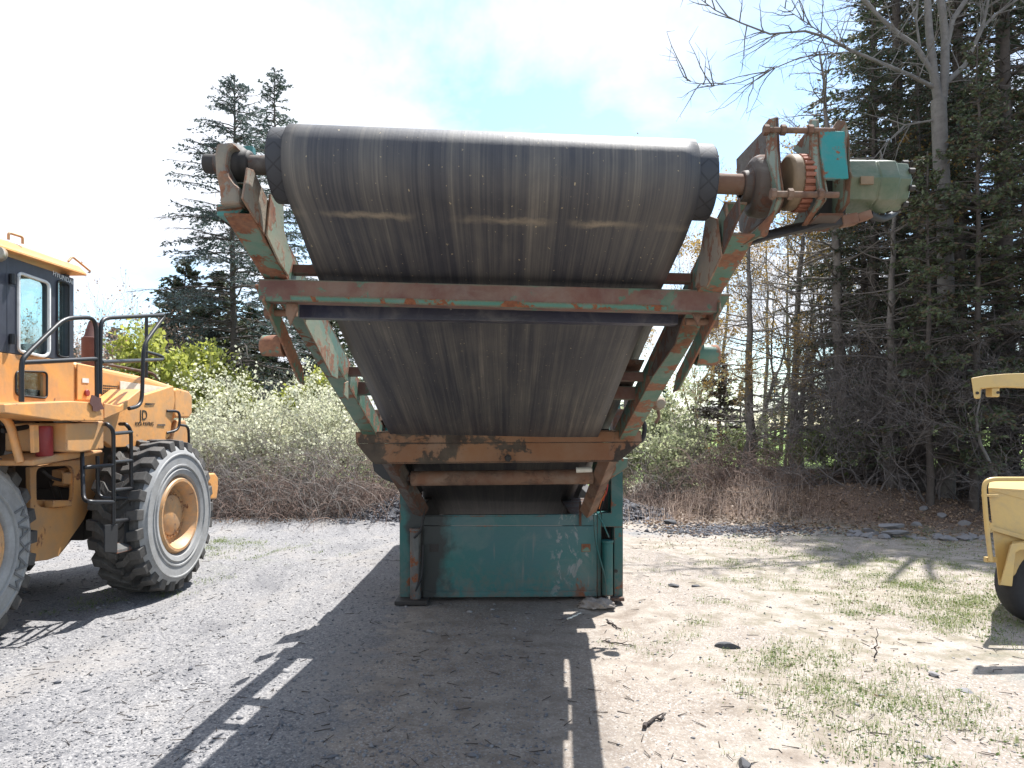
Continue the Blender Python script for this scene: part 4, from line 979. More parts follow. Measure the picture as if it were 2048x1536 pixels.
# handrails
def rails(paths, r=.018, name='handrail', mat='black', rd=.1):
    m = MB()
    for pts in paths: m.tube([lp(x, y, p) for x, y, p in pts], r, 8, rd)
    m.build(name, M[mat], ldr, 0, 60)
a = -.12
rails([[(43, 804, a), (43, 722, a), (52, 710, a), (128, 637, a), (182, 634, a), (193, 650, a), (194, 808, a)], [(45, 725, a), (192, 718, a)]])
b = -.6
rails([[(200, 788, a), (201, 650, a), (208, 636, a), (326, 630, a)], [(293, 632, b), (292, 786, b)], [(258, 817, a), (276, 813, a), (284, 800, a), (287, 690, a), (328, 633, a)], [(203, 724, a), (325, 719, b), (326, 713, b), (290, 703, b)]])
rails([[(205, 727, -1.2), (308, 747, -1.2), (313, 757, -1.2)]], .016, 'handrail', 'brown_steel')
rails([[(333, 822, -.4), (355, 822, -.38), (360, 830, -.36), (358, 860, -.36), (333, 866, -.4)], [(360, 850, -.36), (377, 852, -.36), (378, 886, -.36)]], .014)
# access ladder
a = -.02
m = MB()
for pts in ([(205, 848, -.2), (214, 848, a), (227, 860, a), (227, 1046, a)], [(240, 848, -.3), (252, 848, -.12), (262, 860, -.12), (263, 1042, -.12)], [(164, 905, -.2), (167, 1000, -.1), (180, 1004, a), (226, 1004, a)], [(195, 912, -.3), (196, 988, -.3), (206, 997, -.25), (262, 996, -.12)], [(168, 935, -.15), (226, 930, a)]):
    m.tube([lp(x, y, p) for x, y, p in pts], .017, 8, .06)
for y in (866, 923, 979, 1041): m.tube([lp(227, y + 1, a), lp(263, y - 2, -.12)], .016, 8)
ld = m.build('ladder', M['black'], ldr, 0, 60)
m = MB()
m.prism([lp(x, y, a) for x, y in ((210, 1050), (236, 1048), (235, 1106), (210, 1104))], LR * -.012); m.build('step_strap', M['rubber'], ld, .003); m = MB(); m.prism([lp(x, y, -.12) for x, y in ((250, 1042), (275, 1038), (271, 1092), (250, 1092))], LR * -.012); m.build('step_strap', M['rubber'], ld, .003)
m = MB(); m.prism([lp(234, 1108, a), lp(272, 1098, -.12), lp(250, 1090, -.16), lp(212, 1096, -.06)], (0, 0, .03)); m.build('step_tread', M['grey_ram'], ld, .004)
# rear lamp on bracket and mud flap
m = MB(); m.prism([lp(x, y, -.05) for x, y in ((414, 948), (430, 946), (437, 955), (437, 975), (434, 998), (421, 998), (421, 970), (414, 965))], LR * -.22); m.build('tail_lamp', M['yellow'], ldr, .015)
m = MB(); m.prism([lp(x, y, -.08) for x, y in ((419, 985), (424, 985), (425, 1034), (421, 1036))], LR * -.3); m.build('mud_flap', M['rubber'], ldr, .003)
m = MB(); m.prism([lp(x, y, -.3) for x, y in ((330, 905), (420, 950), (420, 970), (330, 925))], LR * -.1); m.build('tail_lamp_arm', M['yellow_dirty'], ldr, .005)
# front fender edge and front frame
m = MB(); m.tube([(-4.0, 4.2, 1.72), W(-20, 824, 5.2), W(18, 838, 5.25), W(40, 925, 5.25)], .03, 8, .1); m.build('front_fender', M['yellow'], ldr, 0, 60)
m = MB(); m.box((-5.0, 4.7, 1.1), (1.2, 1.8, .7)); m.box((-4.7, 5.55, .95), (.7, .6, .8)); m.build('front_frame', M['yellow_dirty'], ldr, .03)

# ================================================================== BRUSH CHIPPER (right edge)
chp = thing('brush_chipper', 'pale yellow brush chipper with tube guard and curved arm on the grass', 'chipper', (4.3, 5.9, 0))
def c_(px, py, d=5.72): return W(px, py, d)
m = MB()
body = [(1976, 975), (2050, 979), (2140, 985), (2140, 1130), (2050, 1135), (2002, 1171), (1997, 1171)]
m.prism([c_(x, y) for x, y in body], (.62, .9, 0)); m.build('feed_hopper', M['pale_yellow'], chp, .008)
m = MB(); m.bar(c_(1982, 1056, 5.70), c_(2060, 1079, 5.70), .03, .035); m.bar(c_(1974, 1043, 5.70), c_(1984, 1064, 5.70), .02, .03); m.bar(c_(1984, 1046, 5.695), c_(1974, 1066, 5.695), .02, .03)
m.build('stiffener', M['pale_yellow'], chp, .003)
for q in ((1964, 991, 1996, 991, .02), (1970, 1119, 1992, 1119, .04)):
    m = MB(); m.bar(c_(q[0], q[1], 5.70), c_(q[2], q[3], 5.70), q[4], q[4]); m.build('guard_bracket', M['pale_yellow'], chp, .003)
m = MB(); m.tube([c_(2140, 958, 5.66), c_(1978, 958, 5.66), c_(1967, 970, 5.66), c_(1974, 1060, 5.66), c_(1982, 1122, 5.66)], .018, 12, .08); m.build('tube_guard', M['pale_yellow'], chp, 0, 60)
m = MB(); m.prism([c_(x, y, 5.5) for x, y in ((1942, 756), (1970, 751), (2010, 747.5), (2060, 746), (2140, 752), (2200, 775), (2200, 810), (2140, 782), (2060, 776), (2012, 774), (1960, 777), (1958, 796), (1948, 797))], (.09, .12, 0)); m.prism([c_(x, y, 5.52) for x, y in ((1984, 775.5), (2000, 775), (2000, 794), (1984, 793))], (0, .08, 0)); m.build('curved_arm', M['pale_yellow'], chp, .008)
m = MB()
for x, y in ((1955, 786), (1996, 785)): m.cyl(c_(x, y, 5.498), c_(x, y, 5.49), .012, n=8)
m.build('arm_bolts', M['dark'], chp)
m = MB(); m.prism([c_(x, y, 5.6) for x, y in ((2170, 800), (2210, 800), (2210, 1010), (2170, 1010))], (0, .3, 0)); m.prism([c_(x, y, 5.8) for x, y in ((2140, 1000), (2420, 1000), (2420, 1140), (2140, 1140))], (0, .9, 0)); m.build('engine_cover', M['pale_yellow'], chp, .03)
m = MB(); m.prism([c_(x, y, 5.58) for x, y in ((2001, 1170), (2023, 1088), (2040, 1086), (2120, 1086), (2150, 1170), (2135, 1170), (2110, 1100), (2040, 1100), (2031, 1105), (2024, 1173)) ], (.25, .34, 0))
m.prism([c_(x, y, 5.60) for x, y in ((2001, 1170), (2022, 1089), (2030, 1105), (2024, 1172))], (0, .012, 0)); m.build('fender', M['pale_yellow'], chp, .004)
m = MB(); m.prism([c_(1980, 980, 5.714), c_(2140, 990, 5.714), c_(2140, 1030, 5.714), c_(2052, 1000, 5.714)], (0, .004, 0)); m.build('folded_lip', M['pale_yellow'], chp, .002)
m = MB()
for x, y in ((2004, 1164), (2012, 1164)): m.cyl(c_(x, y, 5.60), c_(x, y, 5.585), .008, n=6)
m.build('fender_bolts', M['rust_orange'], chp)
wr = bpy.data.objects.new('wheel', None); col.objects.link(wr); wr.parent = chp; wc = Vector((4.36, 5.72, .35)); wr.location = wc - wloc(chp)
m = MB(); m.lathe(wc, (0, -1, 0), [(.20, -.02), (.22, .0), (.27, .012), (.31, .005), (.34, -.02), (.35, -.04), (.35, -.18), (.34, -.2), (.2, -.2)], 48); m.build('tyre', M['tyre_black'], wr, 0, 30)
m = MB(); m.lathe(wc, (0, -1, 0), [(.205, -.01), (.19, -.005), (.17, -.06), (.08, -.05), (.06, -.02), (0, -.015)], 32); m.build('rim', M['white'], wr, 0, 30)
# ================================================================== VEGETATION
def tubes_np(A, B, ra, rb, k=3):
    A, B = np.asarray(A, float), np.asarray(B, float); ra, rb = np.asarray(ra, float), np.asarray(rb, float)
    d = B - A; L = np.linalg.norm(d, axis=1, keepdims=True) + 1e-9; d = d / L
    ref = np.where(np.abs(d[:, 2:3]) < .9, np.array([[0, 0, 1.]]), np.array([[1., 0, 0]]))
    x = np.cross(d, ref); x /= np.linalg.norm(x, axis=1, keepdims=True) + 1e-9; y = np.cross(d, x)
    V = []
    for P, r in ((A, ra), (B, rb)):
        for i in range(k):
            t = 2 * math.pi * i / k
            V.append(P + (x * math.cos(t) + y * math.sin(t)) * r[:, None])
    V = np.stack(V, 1)                              # n, 2k, 3
    n = len(A); base = (np.arange(n) * 2 * k)[:, None]
    Fc = []
    for i in range(k):
        j = (i + 1) % k
        Fc.append(base + np.array([[i, j, k + j, k + i]]))
    return V.reshape(-1, 3), np.stack(Fc, 1).reshape(-1, 4)
def leaves_np(C, Ax, l, w, rg):
    n = len(C); Ax = Ax / (np.linalg.norm(Ax, axis=1, keepdims=True) + 1e-9)
    r = rg.normal(size=(n, 3)); b = np.cross(Ax, r); b /= np.linalg.norm(b, axis=1, keepdims=True) + 1e-9
    l = np.broadcast_to(np.asarray(l, float), (n,))[:, None]; w = np.broadcast_to(np.asarray(w, float), (n,))[:, None]
    V = np.stack([C - Ax * l * .5, C + b * w * .5, C + Ax * l * .5, C - b * w * .5], 1)
    return V.reshape(-1, 3), np.arange(4 * n).reshape(n, 4)

class Segs:
    def __init__(s): s.A, s.B, s.ra, s.rb = [], [], [], []
    def add(s, a, b, ra, rb): s.A.append(a); s.B.append(b); s.ra.append(ra); s.rb.append(rb)
    def mesh(s, k=3): return tubes_np(s.A, s.B, s.ra, s.rb, k)
def unit(v): return v / (np.linalg.norm(v) + 1e-9)

def make_tree(name, trunk_mesh, leaf_mesh, bark, leaf, label, cat, group=None, loc=(0, 0, 0), rz=0.0, tn='trunk', ln='crown'):
    t = thing(name, label, cat, loc, rz, group)
    np_mesh(tn, *trunk_mesh, bark, t)
    if leaf_mesh is not None and len(leaf_mesh[0]): np_mesh(ln, *leaf_mesh, leaf, t)
    return t
def copy_tree(src, loc, rz, label, scale=(1, 1, 1), group=None):
    c = src.copy(); col.objects.link(c); c.location = loc; c.rotation_euler = (0, 0, rz); c.scale = scale; c['label'] = label
    if group: c['group'] = group
    for ch in src.children:
        d = ch.copy(); col.objects.link(d); d.parent = c
    return c
def merge(ms):
    V, Fc, o = [], [], 0
    for v, f in ms:
        V.append(v); Fc.append(f + o); o += len(v)
    return np.concatenate(V), np.concatenate(Fc)

def conifer(seed, Ht, Rb, whorl=.28, z0=.06, fill=1.0, droop=.25, sprayl=.075, bare=0.0, twigs=9, rt=.13, expo=.85):
    rg = np.random.default_rng(seed); S = Segs(); LC, LX = [], []
    npz = 14; tx = rg.normal(0, .02, npz).cumsum(); ty = rg.normal(0, .02, npz).cumsum()
    zs = np.linspace(0, Ht, npz)
    ctr = lambda z: np.array([np.interp(z, zs, tx), np.interp(z, zs, ty), z])
    for i in range(npz - 1): S.add(ctr(zs[i]), ctr(zs[i + 1]), rt * (1 - zs[i] / Ht) + .012, rt * (1 - zs[i + 1] / Ht) + .012)
    z = z0 * Ht
    while z < Ht * .985:
        f = z / Ht
        nb = rg.integers(4, 7)
        for b in range(nb):
            L = Rb * ((1 - f) ** expo) * rg.uniform(.6, 1.12) + .12
            if rg.random() < .12: L *= .55
            az = rg.uniform(0, 2 * math.pi); el0 = .55 * f - .12 + rg.normal(0, .1)
            dh = np.array([math.cos(az), math.sin(az), 0.]); p = ctr(z + rg.uniform(-.1, .1)); npt = 6; pts = [p]
            for i in range(npt):
                t = i / npt; el = el0 - droop * (t * 1.5) + (.55 * droop * 3 * max(t - .55, 0))
                p = p + (dh * math.cos(el) + np.array([0, 0, math.sin(el)])) * L / npt + rg.normal(0, .015 * L, 3); pts.append(p)
            r0 = .010 + .007 * L
            for i in range(npt): S.add(pts[i], pts[i + 1], r0 * (1 - i / npt) + .003, r0 * (1 - (i + 1) / npt) + .003)
            dead = rg.random() < bare * (1.25 - f)
            side = np.array([-dh[1], dh[0], 0.])
            nt_ = max(4, int(twigs * min(L / Rb + .35, 1)))
            for k in range(nt_):
                t = .22 + .78 * (k + rg.random()) / nt_; ii = min(int(t * npt), npt - 1); a = pts[ii] + (pts[ii + 1] - pts[ii]) * (t * npt - ii)
                for sg in (-1, 1):
                    if rg.random() < .12: continue
                    tl = L * .34 * (1.15 - t * .75) * rg.uniform(.6, 1.2)
                    td = unit(dh * rg.uniform(.5, .9) + side * sg * rg.uniform(.5, 1) + np.array([0, 0, rg.uniform(-.45, .1)]))
                    e = a + td * tl; mid = a + td * tl * .5 + np.array([0, 0, .03 * tl]); e[2] -= tl * .15
                    S.add(a, mid, .004, .003); S.add(mid, e, .003, .002)
                    if dead: continue
                    ns = max(2, int(fill * tl / .05))
                    q = rg.random(ns)[:, None]; C = a + (e - a) * (.1 + .9 * q) + rg.normal(0, .022, (ns, 3))
                    LC.append(C); LX.append(td + rg.normal(0, .55, (ns, 3)))
            if not dead:
                ns = int(fill * 5); q = .3 + .7 * rg.random(ns)
                idx = np.minimum((q * npt).astype(int), npt - 1); P = np.array(pts)
                LC.append(P[idx] + (P[idx + 1] - P[idx]) * (q * npt - idx)[:, None] + rg.normal(0, .02, (ns, 3))); LX.append(dh + rg.normal(0, .5, (ns, 3)))
        z += whorl * (1.15 - .6 * f) * rg.uniform(.75, 1.25)
    C = np.concatenate(LC); X = np.concatenate(LX); n = len(C)
    l = rg.uniform(.7, 1.5, n) * sprayl
    return S.mesh(4), leaves_np(C, X, l, l * .42, rg)

def branchy(seed, L0, r0, depth=6, spread=.55, ratio=.76, up=.12, kids=(2, 3), nseg=4, wig=.12, lean=(0, 0, 1), leafn=3, leafs=.06, leafl=1.6, min_leaf=2, stems=1, stem_spread=.5, jit=.05, base_r=.0, gravity=0.0):
    rg = np.random.default_rng(seed); S = Segs(); LC, LX = [], []
    def grow(p, d, L, r, dep):
        q = p; dd = d; r1 = r
        for i in range(nseg):
            dd = unit(dd + rg.normal(0, wig, 3) + np.array([0, 0, up - gravity * (depth - dep)]) * .35)
            nq = q + dd * L / nseg; r2 = max(r * (1 - .45 * (i + 1) / nseg), .0022)
            S.add(q, nq, r1, r2); q, r1 = nq, r2
            if dep <= min_leaf and leafn:
                n = rg.poisson(leafn)
                if n: LC.append(q + rg.normal(0, jit, (n, 3))); LX.append(dd + rg.normal(0, .9, (n, 3)))
            if dep > 1 and i and rg.random() < .45:
                ax = unit(np.cross(dd, rg.normal(size=3))); a = spread * rg.uniform(.9, 1.7)
                grow(q, unit(dd * math.cos(a) + ax * math.sin(a)), L * ratio * rg.uniform(.5, .85), r1 * .55, dep - 2)
        if dep > 0:
            for k in range(rg.integers(kids[0], kids[1] + 1)):
                ax = unit(np.cross(dd, rg.normal(size=3))); a = spread * rg.uniform(.5, 1.35)
                grow(q, unit(dd * math.cos(a) + ax * math.sin(a)), L * ratio * rg.uniform(.75, 1.15), r1 * rg.uniform(.6, .8), dep - 1)
    for s in range(stems):
        d = np.array(lean, float) + (rg.normal(0, stem_spread, 3) * np.array([1, 1, .2]) if stems > 1 else 0)
        p = np.array([rg.uniform(-base_r, base_r), rg.uniform(-base_r, base_r), -.05])
        grow(p, unit(d), L0 * rg.uniform(.75, 1.15) if stems > 1 else L0, r0 * (rg.uniform(.6, 1.1) if stems > 1 else 1), depth)
    lm = None
    if LC:
        C = np.concatenate(LC); X = np.concatenate(LX); l = rg.uniform(.6, 1.5, len(C)) * leafs * leafl
        lm = leaves_np(C, X, l, l / leafl, rg)
    return S.mesh(3), lm

def at(px, d): return ((px - CX) / F * d, d, gz1((px - CX) / F * d, d) - .03)

# --- left conifers beyond the blossom hedge
sp = make_tree('spruce_tree', *conifer(3, 11.4, 2.5, .34, .10, .75, .30, .085, .42, 9, .16), M['bark_dark'], None, 'tall thin spruce with many bare drooping branches, behind the loader and blossom shrubs', 'tree') if False else None
def conif(seed, args, mats, label, px, d, rz=0, name='spruce_tree', group=None):
    tm, lm = conifer(seed, **args); return make_tree(name, tm, lm, M[mats[0]], M[mats[1]], label, 'tree', group, at(px, d), rz)
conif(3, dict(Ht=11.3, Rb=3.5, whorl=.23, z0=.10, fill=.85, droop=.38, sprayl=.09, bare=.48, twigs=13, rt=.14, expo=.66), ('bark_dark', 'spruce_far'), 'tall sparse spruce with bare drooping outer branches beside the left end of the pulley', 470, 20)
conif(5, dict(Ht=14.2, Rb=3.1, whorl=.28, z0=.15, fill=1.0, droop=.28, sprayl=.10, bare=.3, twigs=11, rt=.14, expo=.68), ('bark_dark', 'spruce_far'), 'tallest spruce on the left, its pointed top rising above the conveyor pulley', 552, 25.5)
pc = conif(8, dict(Ht=6.9, Rb=2.9, whorl=.22, z0=.05, fill=2.0, droop=.12, sprayl=.13, bare=0, twigs=11, rt=.11), ('bark_dark', 'spruce'), 'low broad dark evergreen between the loader railing and the sparse spruce', 375, 23.5, name='evergreen_tree')
copy_tree(pc, at(440, 21.5), 5.1, 'dark bushy evergreen between the yellow green bush and the sparse spruce', (.95, .95, .88))
copy_tree(pc, at(640, 26), 1.2, 'dark evergreen seen between the left rail and the belt', (1, 1, .95))
copy_tree(pc, at(500, 24), 2.2, 'dark bushy evergreen at the foot of the sparse spruce', (.9, .9, .78))
copy_tree(pc, at(230, 30), 4.0, 'dark evergreen far behind the loader exhaust', (.9, .9, .8))

# --- bare grey and yellow green shrubs behind the loader
gt = branchy(21, 1.35, .045, 5, .5, .78, .1, (2, 3), 4, .16, (0, 0, 1), .35, .035, 1.6, 1, 4, .35)
g0 = make_tree('bare_shrub', gt[0], gt[1], M['twig_grey'], M['bud_pink'], 'grey leafless shrub rising behind the exhaust stack of the loader', 'shrub', 'bare shrubs behind the loader', at(215, 18), 0, 'stems', 'buds')
for px, d, rz, sc, lb in ((150, 19, 1.1, 1.05, 'grey leafless shrub behind the rear corner of the cab'), (275, 20, 2.3, 1.0, 'grey leafless shrub behind the loader handrail'), (80, 18, 3.4, 1.0, 'grey leafless shrub seen through the cab door window'), (10, 18, 4.4, 1.05, 'grey leafless shrub seen through the front of the cab'), (330, 21, 5.1, .95, 'grey leafless shrub behind the yellow green bush by the railing')):
    copy_tree(g0, at(px, d), rz, lb, (sc, sc, sc * 1.0))
yt = branchy(25, 1.2, .04, 5, .42, .78, .15, (2, 3), 4, .13, (0, 0, 1), 2.2, .075, 1.4, 2, 4, .28, .07)
y0 = make_tree('leafing_shrub', yt[0], yt[1], M['twig_grey'], M['yellow_leaf'], 'bright yellow green leafing bush at the end of the loader railing', 'shrub', 'yellow green leafing bushes', at(345, 17.5), .4, 'stems', 'leaves')
for px, d, rz, s, lb in ((300, 18.5, 2, .95, 'yellow green leafing bush just behind the slanted handrail'), (420, 17.8, 3.3, .78, 'yellow green leafing bush low in front of the sparse spruce'), (470, 18.2, 5, .68, 'small yellow green bush over the middle of the blossom hedge'), (610, 18.5, 1.2, .8, 'yellow green bush behind the left hanging leg of the conveyor')):
    copy_tree(y0, at(px, d), rz, lb, (s, s, s))
# --- blossom hedge
bt = branchy(31, .62, .022, 5, .55, .80, .10, (2, 3), 3, .17, (0, 0, 1), .6, .045, 1.25, 3, 6, .55, .05, .35)
bt2 = branchy(32, .66, .022, 5, .55, .80, .10, (2, 3), 3, .17, (0, 0, 1), .95, .045, 1.25, 2, 6, .5, .05, .35)
b0 = make_tree('blossom_shrub', bt[0], bt[1], M['twig_grey'], M['blossom'], 'white blossoming shrub right behind the rear wheel of the loader', 'shrub', 'white blossom shrubs in the hedge', at(420, 14.2), 0, 'stems', 'blossom')
b1 = make_tree('blossom_shrub', bt2[0], bt2[1], M['twig_grey'], M['blossom'], 'white blossoming shrub in the middle of the hedge, over the spruce foot', 'shrub', 'white blossom shrubs in the hedge', at(500, 14.6), 0, 'stems', 'blossom')
for i, (src, px, d, rz, s, lb) in enumerate(((b0, 580, 14.4, 1.3, 1.05, 'white blossoming shrub below the left hanging leg of the conveyor'), (b1, 650, 14.3, 2.6, 1.02, 'white blossoming shrub under the slanting left rail'), (b0, 730, 14.6, 3.6, .95, 'white blossoming shrub behind the left end of the rusty beam'),
        (b1, 340, 15.2, 4.4, 1.05, 'white blossoming shrub behind the loader counterweight'), (b1, 455, 16.2, 5.5, 1.15, 'white blossoming shrub in the back row beside the loader'), (b0, 545, 16.4, .7, 1.2, 'white blossoming shrub in the back row under the tallest spruce'), (b1, 620, 16.3, 1.9, 1.18, 'white blossoming shrub in the back row below the navy bar'), (b0, 700, 16.5, 3.0, 1.1, 'white blossoming shrub in the back row seen beside the belt'), (b0, 790, 16.2, 4.1, .95, 'white blossoming shrub seen in the gap left of the belt'), (b1, 880, 16.4, 3.0, .85, 'white blossoming shrub hidden behind the belt'), (b0, 250, 16.4, 2.2, 1.0, 'white blossoming shrub behind the loader hood'))):
    copy_tree(src, at(px, d), rz, lb, (s, s, s * .95))
# --- brambles in front of the hedge
def bramble(seed, n=170, R=.9, Hh=1.1, r=.006):
    rg = np.random.default_rng(seed); S = Segs()
    for i in range(n):
        p = np.array([rg.normal(0, R * .5), rg.normal(0, R * .35), -.04]); az = rg.uniform(0, 6.28); el = rg.uniform(.7, 1.5); L = Hh * rg.uniform(.5, 1.5)
        d = np.array([math.cos(az) * math.cos(el), math.sin(az) * math.cos(el), math.sin(el)]); k = 7; rr = r * rg.uniform(.5, 1.2)
        for j in range(k):
            d = unit(d + np.array([0, 0, -.10 - .05 * j]) + rg.normal(0, .1, 3)); q = p + d * L / k
            S.add(p, q, rr * (1 - j / k) + .002, rr * (1 - (j + 1) / k) + .0015)
            if j > 1 and rg.random() < .6:
                t = unit(d + rg.normal(0, .7, 3)); S.add(q, q + t * L * .2, rr * .5, .0012)
            p = q
    return S.mesh(3)
br0 = thing('bramble_bush', 'tangled reddish bare bramble at the foot of the hedge next to the loader tail lamp', 'bush', at(455, 13.0), 0, 'bare brambles along the hedge'); np_mesh('stems', *bramble(41), M['twig_red'], br0)
br1 = thing('bramble_bush', 'tangled grey bare bramble at the middle foot of the hedge', 'bush', at(520, 13.1), 0, 'bare brambles along the hedge'); np_mesh('stems', *bramble(42, 190, .95, 1.35), M['twig_grey'], br1)
for src, px, d, rz, s, lb in ((br0, 585, 12.9, 1, 1.05, 'reddish bare bramble above the green weed tuft by the hedge'), (br1, 645, 13.0, 2, .95, 'grey bare bramble left of the gravel heap'), (br0, 705, 12.9, 3, 1.1, 'reddish bare bramble standing over the left flank of the gravel heap'), (br0, 765, 13.0, 4, 1.15, 'reddish bare bramble under the left end of the rusty beam'), (br1, 420, 13.4, 5, 1.1, 'grey bare bramble partly behind the rear tyre'), (br0, 490, 13.6, .5, 1.2, 'reddish bare bramble in the second row behind the hedge foot'), (br1, 600, 13.7, 2.5, 1.25, 'grey bare bramble in the second row right of the spruce'), (br1, 720, 13.8, 3.7, 1.2, 'grey bare bramble in the second row near the dark guard'), (br0, 350, 13.9, 1.5, 1.2, 'reddish bare bramble behind the loader bumper'), (br0, 840, 13.6, 1.7, 1.1, 'reddish bare bramble behind the left corner post'),
        (br0, 1290, 13.3, 2.2, .9, 'reddish bare bramble right of the green corner post'), (br1, 1350, 14.0, 3.1, .95, 'grey bare bramble in front of the pale green bush'), (br0, 1450, 13.4, 4.5, .9, 'reddish bare bramble at the left end of the wooded bank'), (br0, 1540, 13.6, 5.3, .9, 'reddish bare bramble in front of the lawn gap')):
    copy_tree(src, at(px, d), rz, lb, (s, s, s))

# --- right of the machine: pale leafing shrubs
pt = branchy(35, .55, .018, 5, .5, .8, .1, (2, 3), 3, .16, (0, 0, 1), .75, .045, 1.4, 2, 6, .5, .05, .3)
p0 = make_tree('leafing_shrub', pt[0], pt[1], M['twig_grey'], M['pale_leaf'], 'pale green leafing bush just right of the green corner post', 'shrub', 'pale leafing bushes right of the screener', at(1300, 14.2), 0, 'stems', 'leaves')
for px, d, rz, s, lb in ((1375, 15.0, 1.2, .95, 'pale green leafing bush left of the dark cedar'), (1260, 15.5, 2.4, 1.05, 'pale green leafing bush partly behind the corner post'), (1340, 16.2, 4, 1.2, 'taller pale green bush behind the work lamp'), (1210, 16, 5, 1.1, 'pale green bush seen between belt and right rail')):
    copy_tree(p0, at(px, d), rz, lb, (s, s, s))
mt = branchy(37, .5, .016, 5, .5, .8, .1, (2, 3), 3, .16, (0, 0, 1), .7, .05, 1.5, 2, 5, .5, .05, .3)
m0 = make_tree('undergrowth_shrub', mt[0], mt[1], M['twig_dark'], M['mid_leaf'], 'green undergrowth bush at the foot of the dead larch', 'shrub', 'green undergrowth bushes on the bank', at(1640, 13.8), 0, 'stems', 'leaves')
m0.scale = (.6, .6, .6)
for px, d, rz, s, lb in ((1540, 15.0, 1, .4, 'green undergrowth bush in front of the sunny lawn'), (1470, 15.5, 2, .5, 'green undergrowth bush right of the dark cedar'), (1700, 13.6, 3.5, .7, 'green undergrowth bush on the shaded bank')):
    copy_tree(m0, at(px, d), rz, lb, (s, s, s))
conif(51, dict(Ht=2.9, Rb=1.2, whorl=.16, z0=.03, fill=1.5, droop=.1, sprayl=.09, bare=0, twigs=9, rt=.08), ('bark_dark', 'cedar_brown'), 'brownish dark cedar below the right hanging leg of the conveyor', 1440, 18, name='cedar_tree')

# --- budding trees
ot = branchy(61, 2.6, .10, 6, .5, .74, .12, (2, 3), 4, .12, (-.05, 0, 1), 1.5, .045, 1.3, 1)
o0 = make_tree('budding_tree', ot[0], ot[1], M['bark'], M['bud_orange'], 'budding tree with ochre catkins behind the drive motor', 'tree', 'ochre budding trees right of the conveyor', at(1600, 17.5), .3, 'trunk', 'buds')
for px, d, rz, s, lb in ((1500, 19, 2.1, .95, 'budding ochre tree just right of the right conveyor rail'), (1690, 18.5, 4.0, 1.05, 'budding ochre tree between the drive motor and the tall hemlock'), (1420, 17, 5.2, .55, 'small budding ochre tree below the right hanging leg'), (1475, 14.8, 1.4, .36, 'knee high ochre budding bush left of the lawn gap'), (1395, 15.4, 2.9, .33, 'low ochre budding bush in front of the dark cedar'), (1570, 15.2, .8, .42, 'low ochre budding bush in the lawn gap')):
    copy_tree(o0, at(px, d), rz, lb, (s, s, s))
kt = branchy(64, 2.7, .085, 6, .45, .74, .16, (2, 3), 4, .11, (0, 0, 1), .35, .04, 1.3, 1)
k0 = make_tree('budding_tree', kt[0], kt[1], M['bark'], M['bud_pink'], 'thin maple with pinkish buds above the drive bearing', 'tree', 'pink budding maples', at(1460, 21), 0, 'trunk', 'buds')
copy_tree(k0, at(1560, 24), 2.0, 'thin maple with pinkish buds behind the ochre trees', (1.1, 1.1, 1.1))
copy_tree(k0, at(1390, 27), 3.3, 'far thin maple with pinkish buds right of the belt', (1.0, 1.0, .95))
# dead larch with long level branches
def larch(seed, Ht, Rb, lean):
    rg = np.random.default_rng(seed); S = Segs(); n = 14
    P = [np.array([lean[0] * (i / n) ** 1.4, lean[1] * i / n, Ht * i / n]) + rg.normal(0, .03, 3) for i in range(n + 1)]
    for i in range(n): S.add(P[i], P[i + 1], .14 * (1 - i / n) + .02, .14 * (1 - (i + 1) / n) + .02)
    for b in range(95):
        t = rg.uniform(.08, .99); i = min(int(t * n), n - 1); p = P[i] + (P[i + 1] - P[i]) * (t * n - i); L = Rb * (1.05 - t * .75) * rg.uniform(.5, 1.2); az = rg.uniform(0, 6.28); d = np.array([math.cos(az), math.sin(az), rg.uniform(-.15, .25)]); k = 8; r = .022 * L / Rb + .006
        for j in range(k):
            d = unit(d + rg.normal(0, .11, 3) + np.array([0, 0, .03])); q = p + d * L / k; S.add(p, q, r * (1 - j / k) + .003, r * (1 - (j + 1) / k) + .003)
            for _ in range(2):
                if j > 1:
                    e = unit(d + rg.normal(0, .6, 3)); l2 = L * .22 * rg.uniform(.5, 1.3); m_ = q + e * l2 * .5; S.add(q, m_, .005, .003); e2 = unit(e + rg.normal(0, .4, 3)); S.add(m_, m_ + e2 * l2 * .5, .003, .0018)
                    if rg.random() < .5: S.add(m_, m_ + unit(e + rg.normal(0, .8, 3)) * l2 * .4, .0025, .0016)
            p = q
    return S.mesh(4)
dl = thing('dead_larch', 'dead grey larch with long level bare branches right of the conveyor', 'tree', at(1690, 14.2)); np_mesh('trunk', *larch(71, 8.4, 2.6, (-.5, 0)), M['bark'], dl)
dl2 = copy_tree(dl, at(1585, 16.5), 2.1, 'second dead larch standing behind the lawn gap', (.85, .85, .95))
copy_tree(dl, at(1500, 15.2), 1.1, 'small dead larch nearest the right conveyor leg', (.7, .7, .72))
copy_tree(dl, at(1780, 12.6), 4.0, 'dead twiggy larch in the shade in front of the hemlocks', (.75, .75, .7))
